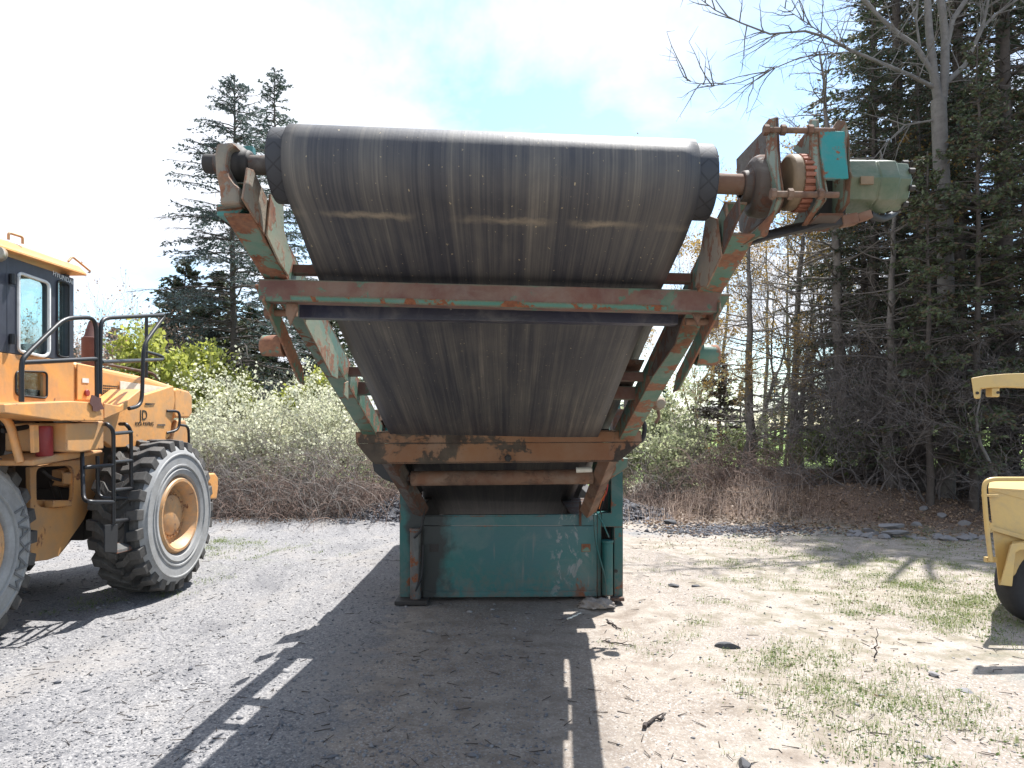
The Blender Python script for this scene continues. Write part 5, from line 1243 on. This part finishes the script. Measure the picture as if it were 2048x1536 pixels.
# slim far trunks
for i, (px, d) in enumerate(((1455, 26), (1530, 25), (1575, 28), (1625, 27))):
    rg = np.random.default_rng(80 + i); S = Segs(); p = np.array([0, 0, 0.]); hgt = rg.uniform(7, 10)
    for j in range(10):
        q = p + np.array([rg.normal(0, .05), 0, hgt / 10]); S.add(p, q, .09 - .007 * j, .083 - .007 * j)
        if j > 3:
            for _ in range(4):
                e = unit(rg.normal(0, 1, 3) + np.array([0, 0, .6])); S.add(q, q + e * rg.uniform(.4, 1.2), .014, .004)
        p = q
    t = thing('sapling', ['slim straight bare trunk nearest the right rail', 'slim bare trunk left of the green lawn gap', 'slim bare trunk in the middle of the lawn gap', 'slim bare trunk beside the dead larch'][i], 'tree', at(px, d), 0, 'slim trunks beyond the lawn'); np_mesh('trunk', *S.mesh(5), M['bark'], t)

# --- the dark hemlock and spruce wood at right
h1 = dict(Ht=17, Rb=3.4, whorl=.32, z0=.10, fill=1.25, droop=.30, sprayl=.10, bare=.72, twigs=13, rt=.22)
hA = conif(91, h1, ('bark_dark', 'spruce'), 'tall dark hemlock behind the grey forked trunk', 1800, 15.5, name='hemlock_tree', group='dark hemlocks of the wood')
hB = conif(92, dict(Ht=15, Rb=3.0, whorl=.30, z0=.08, fill=1.25, droop=.28, sprayl=.095, bare=.66, twigs=13, rt=.20), ('bark_dark', 'spruce'), 'tall dark hemlock at the right edge of the photo', 2020, 13.8, name='hemlock_tree', group='dark hemlocks of the wood')
for src, px, d, rz, s, lb in ((hB, 1905, 14.6, 1.4, 1.0, 'dark hemlock between the forked trunk and the photo edge'), (hA, 1745, 19, 2.7, .92, 'dark hemlock farthest left in the wood, its needles against the sky'), (hA, 2140, 15, 4.1, 1.0, 'dark hemlock beyond the chipper, out at the edge'), (hB, 1850, 18.5, 5.0, 1.2, 'dark hemlock in the second row behind the forked tree'), (hB, 2000, 18, .6, 1.2, 'dark hemlock in the second row behind the chipper arm'), (hB, 1740, 13.9, 3.1, .62, 'smaller dark hemlock at the left front of the wood, over the shaded bank'), (hB, 1735, 15.4, 5.6, .55, 'low dark hemlock behind the first dead larch'), (hB, 1830, 13.2, 2.9, .55, 'low dark hemlock in the front row above the slabs'), (hB, 2300, 13, 2.2, .95, 'dark hemlock well to the right of the chipper'), (hA, 2200, 19, 3.5, 1.1, 'dark hemlock in the second row to the far right')):
    copy_tree(src, at(px, d), rz, lb, (s, s, s))
ys = dict(whorl=.22, z0=.14, fill=1.5, droop=.22, sprayl=.075, bare=.5, twigs=13)
conif(95, dict(Ht=7.7, Rb=1.75, rt=.075, **ys), ('bark_dark', 'spruce_light'), 'fresh green young spruce before the wood, above the chipper arm', 1950, 11.7, name='young_spruce_tree')
conif(96, dict(Ht=5.9, Rb=1.35, rt=.06, **ys), ('bark_dark', 'spruce_light'), 'fresh green young spruce hiding the lower trunk of the forked tree', 1862, 11.75, name='young_spruce_tree')
conif(97, dict(Ht=7.0, Rb=1.5, rt=.06, **ys), ('bark_dark', 'spruce_light'), 'fresh green young spruce at the right edge over the chipper', 2065, 11.6, name='young_spruce_tree')
# grey forked deciduous tree
def forked():
    S = Segs(); rg = np.random.default_rng(101); d0 = 12.3
    base = np.array(at(1893, d0)); 
    def pth(pix, r0, r1, d1=None, sub=True):
        r0, r1 = r0 * .72, r1 * .8
        n = len(pix); P = []
        for i, (x, y) in enumerate(pix):
            dd = d0 + (0 if d1 is None else (d1 - d0) * i / (n - 1)); P.append(np.array(W(x, y, dd)) - base)
        for i in range(n - 1): S.add(P[i], P[i + 1], r0 + (r1 - r0) * i / (n - 1), r0 + (r1 - r0) * (i + 1) / (n - 1))
        if sub:
            for i in range(1, n):
                for _ in range(4):
                    p = P[i - 1] + (P[i] - P[i - 1]) * rg.random(); d = unit(P[i] - P[i - 1]); L = rg.uniform(.3, 1.1)
                    e = unit(d * .8 + rg.normal(0, .6, 3))
                    for j in range(4):
                        q = p + e * L / 4; S.add(p, q, .011 - .002 * j, .009 - .002 * j); 
                        f = unit(e + rg.normal(0, .6, 3)); S.add(q, q + f * L * .3, .004, .0015); e = unit(e + rg.normal(0, .15, 3)); p = q
    pth([(1893, 1010), (1896, 800), (1892, 600), (1890, 450), (1882, 330), (1877, 200)], .20, .155, sub=False)
    pth([(1877, 200), (1868, 150), (1858, 60), (1852, -60), (1840, -300)], .115, .05, sub=False)
    pth([(1884, 205), (1890, 140), (1890, 70), (1882, 0), (1885, -120), (1895, -300)], .115, .05, sub=False)
    pth([(1893, 90), (1905, 40), (1932, 0), (1975, -90)], .075, .04)
    pth([(1888, 170), (1930, 130), (1965, 55), (1990, 30), (2048, -10)], .065, .02)
    pth([(1965, 55), (1975, 10), (1985, -60)], .04, .02)
    pth([(1868, 150), (1830, 90), (1800, 70), (1760, 35), (1725, -5), (1690, -60)], .065, .03)
    pth([(1868, 175), (1820, 150), (1760, 125), (1700, 100), (1655, 75), (1610, 62), (1540, 68), (1480, 45), (1430, 20), (1390, -10)], .05, .006, 11.0)
    pth([(1655, 75), (1620, 50), (1590, 30), (1560, 10)], .016, .004, 11.5)
    pth([(1690, 105), (1650, 108), (1600, 115), (1540, 140), (1480, 165), (1420, 172), (1370, 160)], .02, .004, 11.0)
    pth([(1870, 240), (1810, 250), (1770, 290), (1745, 320)], .03, .008)
    pth([(1840, 95), (1832, 40), (1835, 0)], .03, .02)
    t = thing('forked_tree', 'bare pale grey deciduous tree with a forked trunk before the dark hemlocks', 'tree', tuple(base)); np_mesh('trunk', *S.mesh(8), M['bark_pale'], t, True)
forked()
S = Segs(); base = np.array(at(1994, 10.9)); pp = [(1994, 1040), (1990, 950), (1975, 915), (1962, 890), (1955, 860), (1954, 830), (1960, 800), (1966, 760)]
P = [np.array(W(x, y, 10.9)) - base for x, y in pp]
for i in range(len(P) - 1): S.add(P[i], P[i + 1], .030 - .003 * i, .027 - .003 * i)
t = thing('birch_sapling', 'thin crooked pale sapling behind the chipper guard', 'tree', tuple(base)); np_mesh('trunk', *S.mesh(7), M['bark_pale'], t, True)
# dark thicket between the trunks
tk = branchy(111, .75, .02, 5, .6, .82, .06, (2, 3), 4, .2, (0, 0, 1), 0, .03, 1.5, 0, 9, .55, .05, .4)
t0 = make_tree('thicket_shrub', tk[0], None, M['twig_dark'], None, 'dense dark bare thicket at the left end of the shaded bank', 'shrub', 'dark bare thickets under the hemlocks', at(1690, 12.9), 0, 'stems')
for px, d, rz, s, lb in ((1760, 12.5, 1, 1.15, 'dense dark thicket above the stone row'), (1830, 12.3, 2, 1.2, 'dense dark thicket left of the forked trunk foot'), (1915, 12.2, 3, 1.1, 'dense dark thicket right of the forked trunk foot'), (1985, 12.2, 4, 1.1, 'dense dark thicket behind the chipper hopper'), (1730, 14.0, 5, 1.3, 'dense dark thicket in the second row on the bank'), (1870, 13.8, .5, 1.4, 'tall dark thicket deep in the wood'), (1970, 13.5, 1.6, 1.4, 'tall dark thicket deep behind the chipper arm'), (2070, 12.5, 2.6, 1.2, 'dense dark thicket past the edge behind the chipper'), (1800, 15, 3.4, 1.5, 'tall dark thicket below the first hemlock')):
    copy_tree(t0, at(px, d), rz, lb, (s, s, s))
# far wood closing the horizon
fw_ = thing('evergreen_tree', 'far small evergreen on the horizon seen right of the belt', 'tree', at(1250, 45), 0, 'far evergreens on the horizon')
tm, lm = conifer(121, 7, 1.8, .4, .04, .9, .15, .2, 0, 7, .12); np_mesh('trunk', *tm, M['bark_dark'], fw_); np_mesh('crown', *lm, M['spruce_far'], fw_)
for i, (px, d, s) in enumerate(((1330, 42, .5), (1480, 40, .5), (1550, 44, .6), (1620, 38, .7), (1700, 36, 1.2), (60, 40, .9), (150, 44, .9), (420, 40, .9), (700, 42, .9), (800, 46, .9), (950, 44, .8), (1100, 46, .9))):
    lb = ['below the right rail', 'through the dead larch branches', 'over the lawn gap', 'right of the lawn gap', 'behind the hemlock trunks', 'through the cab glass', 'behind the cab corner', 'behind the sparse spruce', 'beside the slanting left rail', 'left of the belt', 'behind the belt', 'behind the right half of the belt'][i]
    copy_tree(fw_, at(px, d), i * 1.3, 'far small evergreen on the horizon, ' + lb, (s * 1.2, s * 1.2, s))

# ================================================================== SMALL GROUND THINGS
def rock_mesh(seed, sx, sy, sz, n=2):
    rg = np.random.default_rng(seed); bm = bmesh.new(); bmesh.ops.create_icosphere(bm, subdivisions=n, radius=1)
    pl_ = rg.normal(size=(9, 3)); pl_ /= np.linalg.norm(pl_, axis=1, keepdims=True); off = rg.uniform(.35, .8, 9)
    for v in bm.verts:
        c = np.array(v.co)
        for nrm, o in zip(pl_, off):
            dd = c @ nrm - o
            if dd > 0: c = c - nrm * dd
        v.co = (c[0] * sx, c[1] * sy, c[2] * sz)
    me = bpy.data.meshes.new('rock'); bm.to_mesh(me); bm.free(); return me
def rock(px, py, d, sx, sy, sz, seed, label, mat='rock', name='stone', group=None, rz=0, cat='stone', n=3):
    me = rock_mesh(seed, sx, sy, sz, n); me.materials.append(M[mat]); o = bpy.data.objects.new(name, me); col.objects.link(o)
    x = (px - CX) / F * d; o.location = (x, d, gz1(x, d) + sz * .25); o.rotation_euler = (0, 0, rz); tag(o, label, cat, group); return o
def gd(py): return H * F / (py - CY)
rg = np.random.default_rng(131)
for i in range(34):
    px = rg.uniform(1690, 1975); d = 10.45 - (px - 1690) / 285 * .2 + rg.normal(0, .14); s = rg.uniform(.045, .10)
    rock(px, 0, d, s * rg.uniform(.9, 1.5), s, s * rg.uniform(.45, .8), 200 + i, 'grey field stone in the loose row along the foot of the bank', 'rock', group='stones in the row at the foot of the bank', rz=rg.uniform(0, 6))
for i, (px, d) in enumerate(((1835, 11.1), (1880, 11.3), (1850, 11.6), (1930, 10.9))):
    rock(px, 0, d, .11, .08, .06, 260 + i, ['pale stone half way up the leaf bank', 'pale stone high on the leaf bank left of the chipper', 'smaller pale stone above the stone row', 'pale round stone beside the chipper guard'][i])
for i, (px, py, w, lb) in enumerate(((1455, 1289, .10, 'lone dark angular rock on the dirt right of the screener'), (1492, 1528, .075, 'dark pointed rock at the bottom edge of the photo'), (1347, 1171, .07, 'dark lump on the dirt near the corner post'), (1390, 1175, .05, 'small dark lump right of the other lump'), (1870, 1355, .06, 'grey stone on the right gravel patch'), (1930, 1385, .05, 'pale stone on the right gravel patch'), (1338, 1047, .15, 'flat dark slate beside the gravel heap'))):
    d = gd(py); rock(px, py, d, w, w * .7, w * .4, 300 + i, lb, 'rock_dark' if i in (0, 1, 2, 3, 6) else 'rock', 'rock', rz=i * 1.1, cat='rock')
rg = np.random.default_rng(141)
for i, (px, d, L, up) in enumerate(((1783, 10.4, .20, .15), (1797, 10.3, .26, .05))):
    o = rock(px, 0, d, L, .10, .05, 280 + i, ['pale flat slab lying topmost on the stone row', 'pale flat slab under the topmost slab'][i], 'rock', 'stone_slab', rz=.1 - .15 * i, cat='slab'); o.location.z += up
# sticks
for i, (a, b, r, lb) in enumerate((((1286, 1462), (1333, 1432), .014, 'dark broken stick on the sunlit dirt'), ((1213, 1240), (1243, 1258), .012, 'dark stick near the right shadow edge'), ((1200, 1284), (1272, 1287), .008, 'thin twig lying level by the shadow edge'), ((1750, 1320), (1762, 1290), .006, 'thin twig standing in the dirt'), ((1135, 1240), (1163, 1228), .010, 'pale splinter in the shade before the corner post'))):
    A = W(*a, gd(a[1])); B = W(*b, gd(b[1])); A.z = gz1(A.x, A.y) + r; B.z = gz1(B.x, B.y) + r
    if i == 3: B = A + Vector((.03, .02, .2))
    rs = random.Random(i); m = MB(); k = 9; P = [A + (B - A) * (j / k) + Vector((rs.gauss(0, .006), rs.gauss(0, .008), rs.uniform(0, .006))) for j in range(k + 1)]
    for j in range(k): m.cyl(P[j], P[j + 1], r * (.95 - .06 * j) * rs.uniform(.75, 1.1), r * (.9 - .06 * j) * rs.uniform(.7, 1.1), 6)
    if i in (0, 2): m.cyl(P[5], P[5] + Vector((.05, .03, .012)), r * .45, r * .25, 5)
    tag(m.build('stick', M['stick'] if i != 4 else M['cream'], None, 0, 60), lb, 'stick')
# rag by the base plate
bm = bmesh.new(); bmesh.ops.create_icosphere(bm, subdivisions=4, radius=1); rg = np.random.default_rng(151)
for v in bm.verts:
    c = v.co.copy(); f = 1 + .22 * math.sin(7 * c.x + 3 * c.y) * math.cos(5 * c.y + 2 * c.z) + .1 * math.sin(17 * c.x + 11 * c.z); v.co = (c.x * .16 * f, c.y * .11 * f, max(c.z, -.1) * .06 * f)
me = bpy.data.meshes.new('rag'); bm.to_mesh(me); bm.free(); me.materials.append(M['rag']); me.polygons.foreach_set('use_smooth', [True] * len(me.polygons))
o = bpy.data.objects.new('rag', me); col.objects.link(o); o.location = ((1192 - CX) / F * 6.4, 6.42, .012); tag(o, 'crumpled dusty grey rag at the foot of the right corner post', 'rag')

# --- stuff: stones
def stones(n, fx, size, seed, zf=None):
    rg = np.random.default_rng(seed); x, y = fx(rg, n); n = len(x); s = np.exp(rg.normal(math.log(size), .45, n)).clip(size * .4, size * 3.2)
    oc = np.array([[1, 0, 0], [-1, 0, 0], [0, 1, 0], [0, -1, 0], [0, 0, 1], [0, 0, -1]], float)
    fc = np.array([[0, 2, 4], [2, 1, 4], [1, 3, 4], [3, 0, 4], [2, 0, 5], [1, 2, 5], [3, 1, 5], [0, 3, 5]])
    V = oc[None] * (1 + rg.normal(0, .25, (n, 6, 1))) + rg.normal(0, .22, (n, 6, 3)); a = rg.uniform(0, 6.28, n)
    V = V * np.stack([s * rg.uniform(.7, 1.5, n), s, s * rg.uniform(.4, .8, n)], 1)[:, None, :]
    ca, sa = np.cos(a)[:, None], np.sin(a)[:, None]; V = np.stack([V[..., 0] * ca - V[..., 1] * sa, V[..., 0] * sa + V[..., 1] * ca, V[..., 2]], -1)
    z = (zf(x, y) if zf else gz(x, y)) + s * .15
    V = V + np.stack([x, y, z], 1)[:, None, :]
    return V.reshape(-1, 3), (fc[None] + (np.arange(n) * 6)[:, None, None]).reshape(-1, 3)
def dist_gravel(rg, n):
    d = 3.1 + rg.random(n) ** 1.5 * 9; x = rg.uniform(-.95, .95, n) * d * .85
    k = rg.random(n) < np.where(x < .2, 1, .12); k &= ~((np.abs(x) < 1.05) & (d > 6.55)); return x[k], d[k]
o = np_mesh('gravel', *stones(46000, dist_gravel, .0048, 161), M['stones']); tag(o, 'loose grey gravel over the yard', 'gravel', None, 'stuff')
o = np_mesh('coarse_gravel', *stones(1300, dist_gravel, .010, 163), M['stones']); tag(o, 'scattered larger stones in the gravel', 'gravel', None, 'stuff')
# gravel heap behind the screener
def heap_z(x, y): 
    r = np.sqrt(((x + .15) / 3.0) ** 2 + ((y - 12.9) / 1.25) ** 2); return .92 * np.clip(1 - r, 0, 1) ** 1.0 * (1 + .08 * np.sin(3 * x + 2 * y)) + gz(x, y) - .02
g = np.linspace(-1, 1, 70); GX, GY = np.meshgrid(g * 3.05 - .15, g * 1.3 + 12.9); i_ = np.arange(4900).reshape(70, 70)
hp_ = np_mesh('gravel_heap', np.stack([GX.ravel(), GY.ravel(), heap_z(GX, GY).ravel() + np.random.default_rng(3).normal(0, .012, 4900)], 1), np.stack([i_[:-1, :-1].ravel(), i_[:-1, 1:].ravel(), i_[1:, 1:].ravel(), i_[1:, :-1].ravel()], 1), M['dark_stones'], None, False)
tag(hp_, 'dark heap of crushed asphalt lying behind the screener', 'heap')
o = np_mesh('loose_pieces', *stones(6000, lambda rg, n: (rg.uniform(-3.1, 2.8, n), rg.uniform(11.7, 13.4, n)), .026, 171, heap_z), M['dark_stones'], hp_); o['kind'] = 'stuff'
o = np_mesh('slate_rubble', *stones(2600, lambda rg, n: (rg.normal(3.35, .62, n), rg.normal(11.1, .30, n)), .016, 172), M['dark_stones']); tag(o, 'dark slate rubble spread below the bank', 'rubble', None, 'stuff')
# --- grass
def blades(C, rg, h, w):
    n = len(C); a = rg.uniform(0, 6.28, n); lean = rg.uniform(.2, 1.3, n); hh = h * rg.uniform(.5, 1.3, n)
    dx = np.stack([np.cos(a), np.sin(a), np.zeros(n)], 1); sd = np.stack([-np.sin(a), np.cos(a), np.zeros(n)], 1) * (w * rg.uniform(.6, 1.3, n))[:, None]
    mid = C + dx * (hh * lean * .3)[:, None] + np.array([0, 0, 1]) * (hh * .6)[:, None]; tip = C + dx * (hh * lean)[:, None] + np.array([0, 0, 1]) * hh[:, None]
    V = np.stack([C - sd, C + sd, mid + sd * .7, tip], 1); V2 = np.stack([C - sd, mid + sd * .7, tip, mid - sd * .7], 1)
    V = np.stack([C - sd, C + sd, mid + sd * .75, mid - sd * .75, tip], 1).reshape(-1, 3); b = np.arange(n)[:, None] * 5
    F1 = b + np.array([[0, 1, 2, 3]]); F2 = b + np.array([[3, 2, 4, 4]])
    return V, F1, b + np.array([[3, 2, 4]])
def grass(seed, tufts, h, w, mat, name, label, per=16, rad_=.07):
    rg = np.random.default_rng(seed); C = []
    for x, y, k in tufts:
        n = max(1, int(rg.poisson(per * k))); q = rg.normal(0, rad_ * (.6 + .5 * k), (n, 2)); C.append(np.stack([x + q[:, 0], y + q[:, 1]], 1))
    C = np.concatenate(C); C = np.concatenate([C, gz(C[:, 0], C[:, 1])[:, None] - .003], 1)
    V, F1, F2 = blades(C, rg, h, w)
    tri = np.concatenate([F1[:, [0, 1, 2]], F1[:, [0, 2, 3]], F2]); o = np_mesh(name, V, tri, mat); tag(o, label, 'grass', None, 'stuff')
rg = np.random.default_rng(181); tf = []
for px, py, k in ((1490, 1325, 1.2), (1545, 1300, 1), (1590, 1295, 1), (1700, 1345, 1), (1660, 1405, 1.6), (1640, 1380, 1.3), (1590, 1382, 1.2), (1760, 1400, 1.6), (1800, 1390, 1.2), (1820, 1430, 1.2), (1855, 1435, 1.3), (1870, 1400, 1), (1600, 1340, .8), (1550, 1330, .8), (1510, 1390, .8), (1395, 1250, 1), (1430, 1210, .9), (1460, 1125, .9), (1310, 1290, .8), (1690, 1220, 1.3), (1720, 1215, 1.4), (1470, 1160, .9), (1560, 1165, .8), (1580, 1160, .8), (1760, 1120, 1), (1780, 1230, 1.4), (1820, 1520, 1), (1850, 1510, 1), (1690, 1465, .9), (1750, 1500, .9), (1880, 1250, 1.6), (1900, 1240, 1.6), (1950, 1250, 1.4), (1840, 1200, 1.4), (1880, 1180, 1.5), (1930, 1210, 1.5), (1980, 1200, 1.3), (1800, 1165, 1.2), (440, 1085, 1), (455, 1090, 1), (425, 1082, .8), (230, 1190, .7), (180, 1215, .8), (415, 1160, .7), (360, 1180, .6), (600, 1018, 1.6), (620, 1015, 1.6), (640, 1016, 1.4), (585, 1020, 1.2)):
    d = gd(py); 
    for _ in range(6): tf.append(((px - CX) / F * d + rg.normal(0, .12), d + rg.normal(0, .16), k * rg.uniform(.3, 1)))
for _ in range(560):
    d = rg.uniform(3.3, 11.5); x = rg.uniform(.9, min(d * .75, 6.6)); v = wob(np.array([x]), np.array([d]), 1.5, 8, 8)[0] + .9 * (x > 3.3) * (d > 5) - .15
    if v > .35 and not (x < 2.3 and rg.random() < .6): tf.append((x, d, rg.uniform(.25, .9)))
for _ in range(160): tf.append((rg.normal(4.4, .9), rg.normal(6.9, .9), rg.uniform(.6, 1.3)))
for _ in range(120): tf.append((rg.normal(4.0, 1.1), rg.normal(8.6, .8), rg.uniform(.3, 1)))
for _ in range(60): tf.append((rg.normal(-3.6, .5), rg.normal(9.4, .35), rg.uniform(.15, .6)))
grass(182, tf, .034, .0017, M['grass'], 'grass', 'sparse green grass and weeds over the dirt', 46, .065)
rw = np.random.default_rng(185); WC = []
for x, y, k in tf:
    if rw.random() < .8:
        n = rw.poisson(15 * k); q = rw.normal(0, .075, (n, 2)); WC.append(np.stack([x + q[:, 0], y + q[:, 1], np.zeros(n)], 1))
WC = np.concatenate(WC); WC[:, 2] = gz(WC[:, 0], WC[:, 1]) + rw.uniform(.004, .03, len(WC)); wl_ = rw.uniform(.010, .026, len(WC))
o = np_mesh('weeds', *leaves_np(WC, rw.normal(0, 1, (len(WC), 3)) * np.array([1, 1, .35]), wl_, wl_ * .62, rw), M['weed']); tag(o, 'low broad leaved green weeds among the grass', 'weeds', None, 'stuff')
tf = [(rg.uniform(1.9, 5.2), rg.uniform(11.9, 13.3), rg.uniform(.5, 1.2)) for _ in range(120)] + [(rg.uniform(-6, -2.2), rg.uniform(12.9, 13.6), rg.uniform(.3, .9)) for _ in range(160)]
grass(183, tf, .34, .0030, M['straw'], 'dry_grass', 'pale reddish dry grass below the bushes', 9, .2)
# --- dead leaves on the bank, twigs and chips on the ground
rg = np.random.default_rng(191); n = 9000; x = rg.uniform(1.8, 9, n); f, _ = bank(x, x); y = f + rg.normal(.5, 1.0, n); C = np.stack([x, y, gz(x, y) + .012], 1)
n2 = 2200; x = rg.uniform(.8, 5, n2); y = rg.uniform(4, 11, n2); k = wob(x, y, 1.2, 15, 8) > .2; C = np.concatenate([C, np.stack([x, y, gz(x, y) + .01], 1)[k]])
n3 = 2500; x = rg.uniform(-7, -2, n3); y = rg.normal(13.0, .5, n3); C = np.concatenate([C, np.stack([x, y, gz(x, y) + .01], 1)])
n = len(C); l = rg.uniform(.025, .065, n); l = np.where(C[:, 1] < 10.3, l * .5, l); o = np_mesh('leaf_litter', *leaves_np(C, rg.normal(0, 1, (n, 3)) * np.array([1, 1, .25]), l, l * .6, rg), M['litter']); tag(o, 'brown dead leaves over the bank and dirt', 'leaves', None, 'stuff')
S = Segs(); rg = np.random.default_rng(195)
for _ in range(700):
    d = 3.2 + rg.random() ** 1.4 * 8; x = rg.uniform(-.7, .8) * d; a = rg.uniform(0, 6.28); L = rg.uniform(.02, .10); z = gz1(x, d) + .004
    S.add(np.array([x, d, z]), np.array([x + math.cos(a) * L, d + math.sin(a) * L, z + rg.uniform(0, .008)]), .0028, .0018)
o = np_mesh('twig_debris', *S.mesh(4), M['stick']); tag(o, 'small dark twigs and bark chips strewn on the ground', 'twigs', None, 'stuff')

# ================================================================== SKY, SUN, CAMERA
CLOUD_AT = (7.7, 2.4, 0)
SUN = Vector((.27, .42, 1.0)).normalized(); elev = math.asin(SUN.z); azim = math.atan2(SUN.x, SUN.y)
w = bpy.data.worlds.new('World'); scene.world = w; w.use_nodes = True; nt = w.node_tree
bg = nt.nodes['Background']; sky = nt.nodes.new('ShaderNodeTexSky'); sky.sky_type = 'NISHITA'; sky.sun_disc = False
sky.sun_elevation = elev; sky.sun_rotation = azim; sky.air_density = 1.0; sky.dust_density = .5; sky.ozone_density = 1.0
tc = nt.nodes.new('ShaderNodeTexCoord').outputs['Generated']
sx = nt.nodes.new('ShaderNodeSeparateXYZ'); nt.links.new(tc, sx.inputs[0])
den = math_(nt, 'ADD', math_(nt, 'MAXIMUM', sx.outputs[2], 0.0), .22)
cb_ = nt.nodes.new('ShaderNodeCombineXYZ'); nt.links.new(math_(nt, 'DIVIDE', sx.outputs[0], den), cb_.inputs[0]); nt.links.new(math_(nt, 'DIVIDE', sx.outputs[1], den), cb_.inputs[1])
ofs = nt.nodes.new('ShaderNodeVectorMath'); ofs.operation = 'ADD'; ofs.inputs[1].default_value = CLOUD_AT; nt.links.new(cb_.outputs[0], ofs.inputs[0])
cl = noise(nt, ofs.outputs[0], 1.35, 7, .58, .2)
cm = ramp(nt, math_(nt, 'ADD', cl, math_(nt, 'MULTIPLY', sx.outputs[0], -.13)), [(.41, 0), (.56, 1)]).outputs[0]
CLOUD = 8.2
skc = mixc(nt, 1.0, sky.outputs[0], (1.9, 2.0, 1.95), 'MULTIPLY')
c = mixc(nt, cm, skc, (CLOUD * .95, CLOUD * .99, CLOUD * 1.08))
nt.links.new(c, bg.inputs[0]); bg.inputs[1].default_value = .062
sl = bpy.data.lights.new('sun', 'SUN'); sl.energy = 4.6; sl.angle = rad(.53); sl.color = (1, .98, .95)
so = bpy.data.objects.new('sun', sl); col.objects.link(so); so.rotation_euler = SUN.to_track_quat('Z', 'Y').to_euler(); so.location = SUN * 50

cam = bpy.data.cameras.new('camera'); cam.sensor_fit = 'HORIZONTAL'; cam.sensor_width = 36; cam.lens = F / 2048 * 36
cam.shift_y = (CY - 768) / 2048; cam.clip_end = 1500; cam.clip_start = .05
co_ = bpy.data.objects.new('camera', cam); col.objects.link(co_); co_.location = (0, 0, H); co_.rotation_euler = (rad(90), 0, 0)
scene.camera = co_
scene.view_settings.view_transform = 'Standard'; scene.view_settings.look = 'None'; scene.view_settings.gamma = 1; scene.view_settings.exposure = 1.3
scene.cycles.max_bounces = 6; scene.cycles.transparent_max_bounces = 8; scene.cycles.use_denoising = True
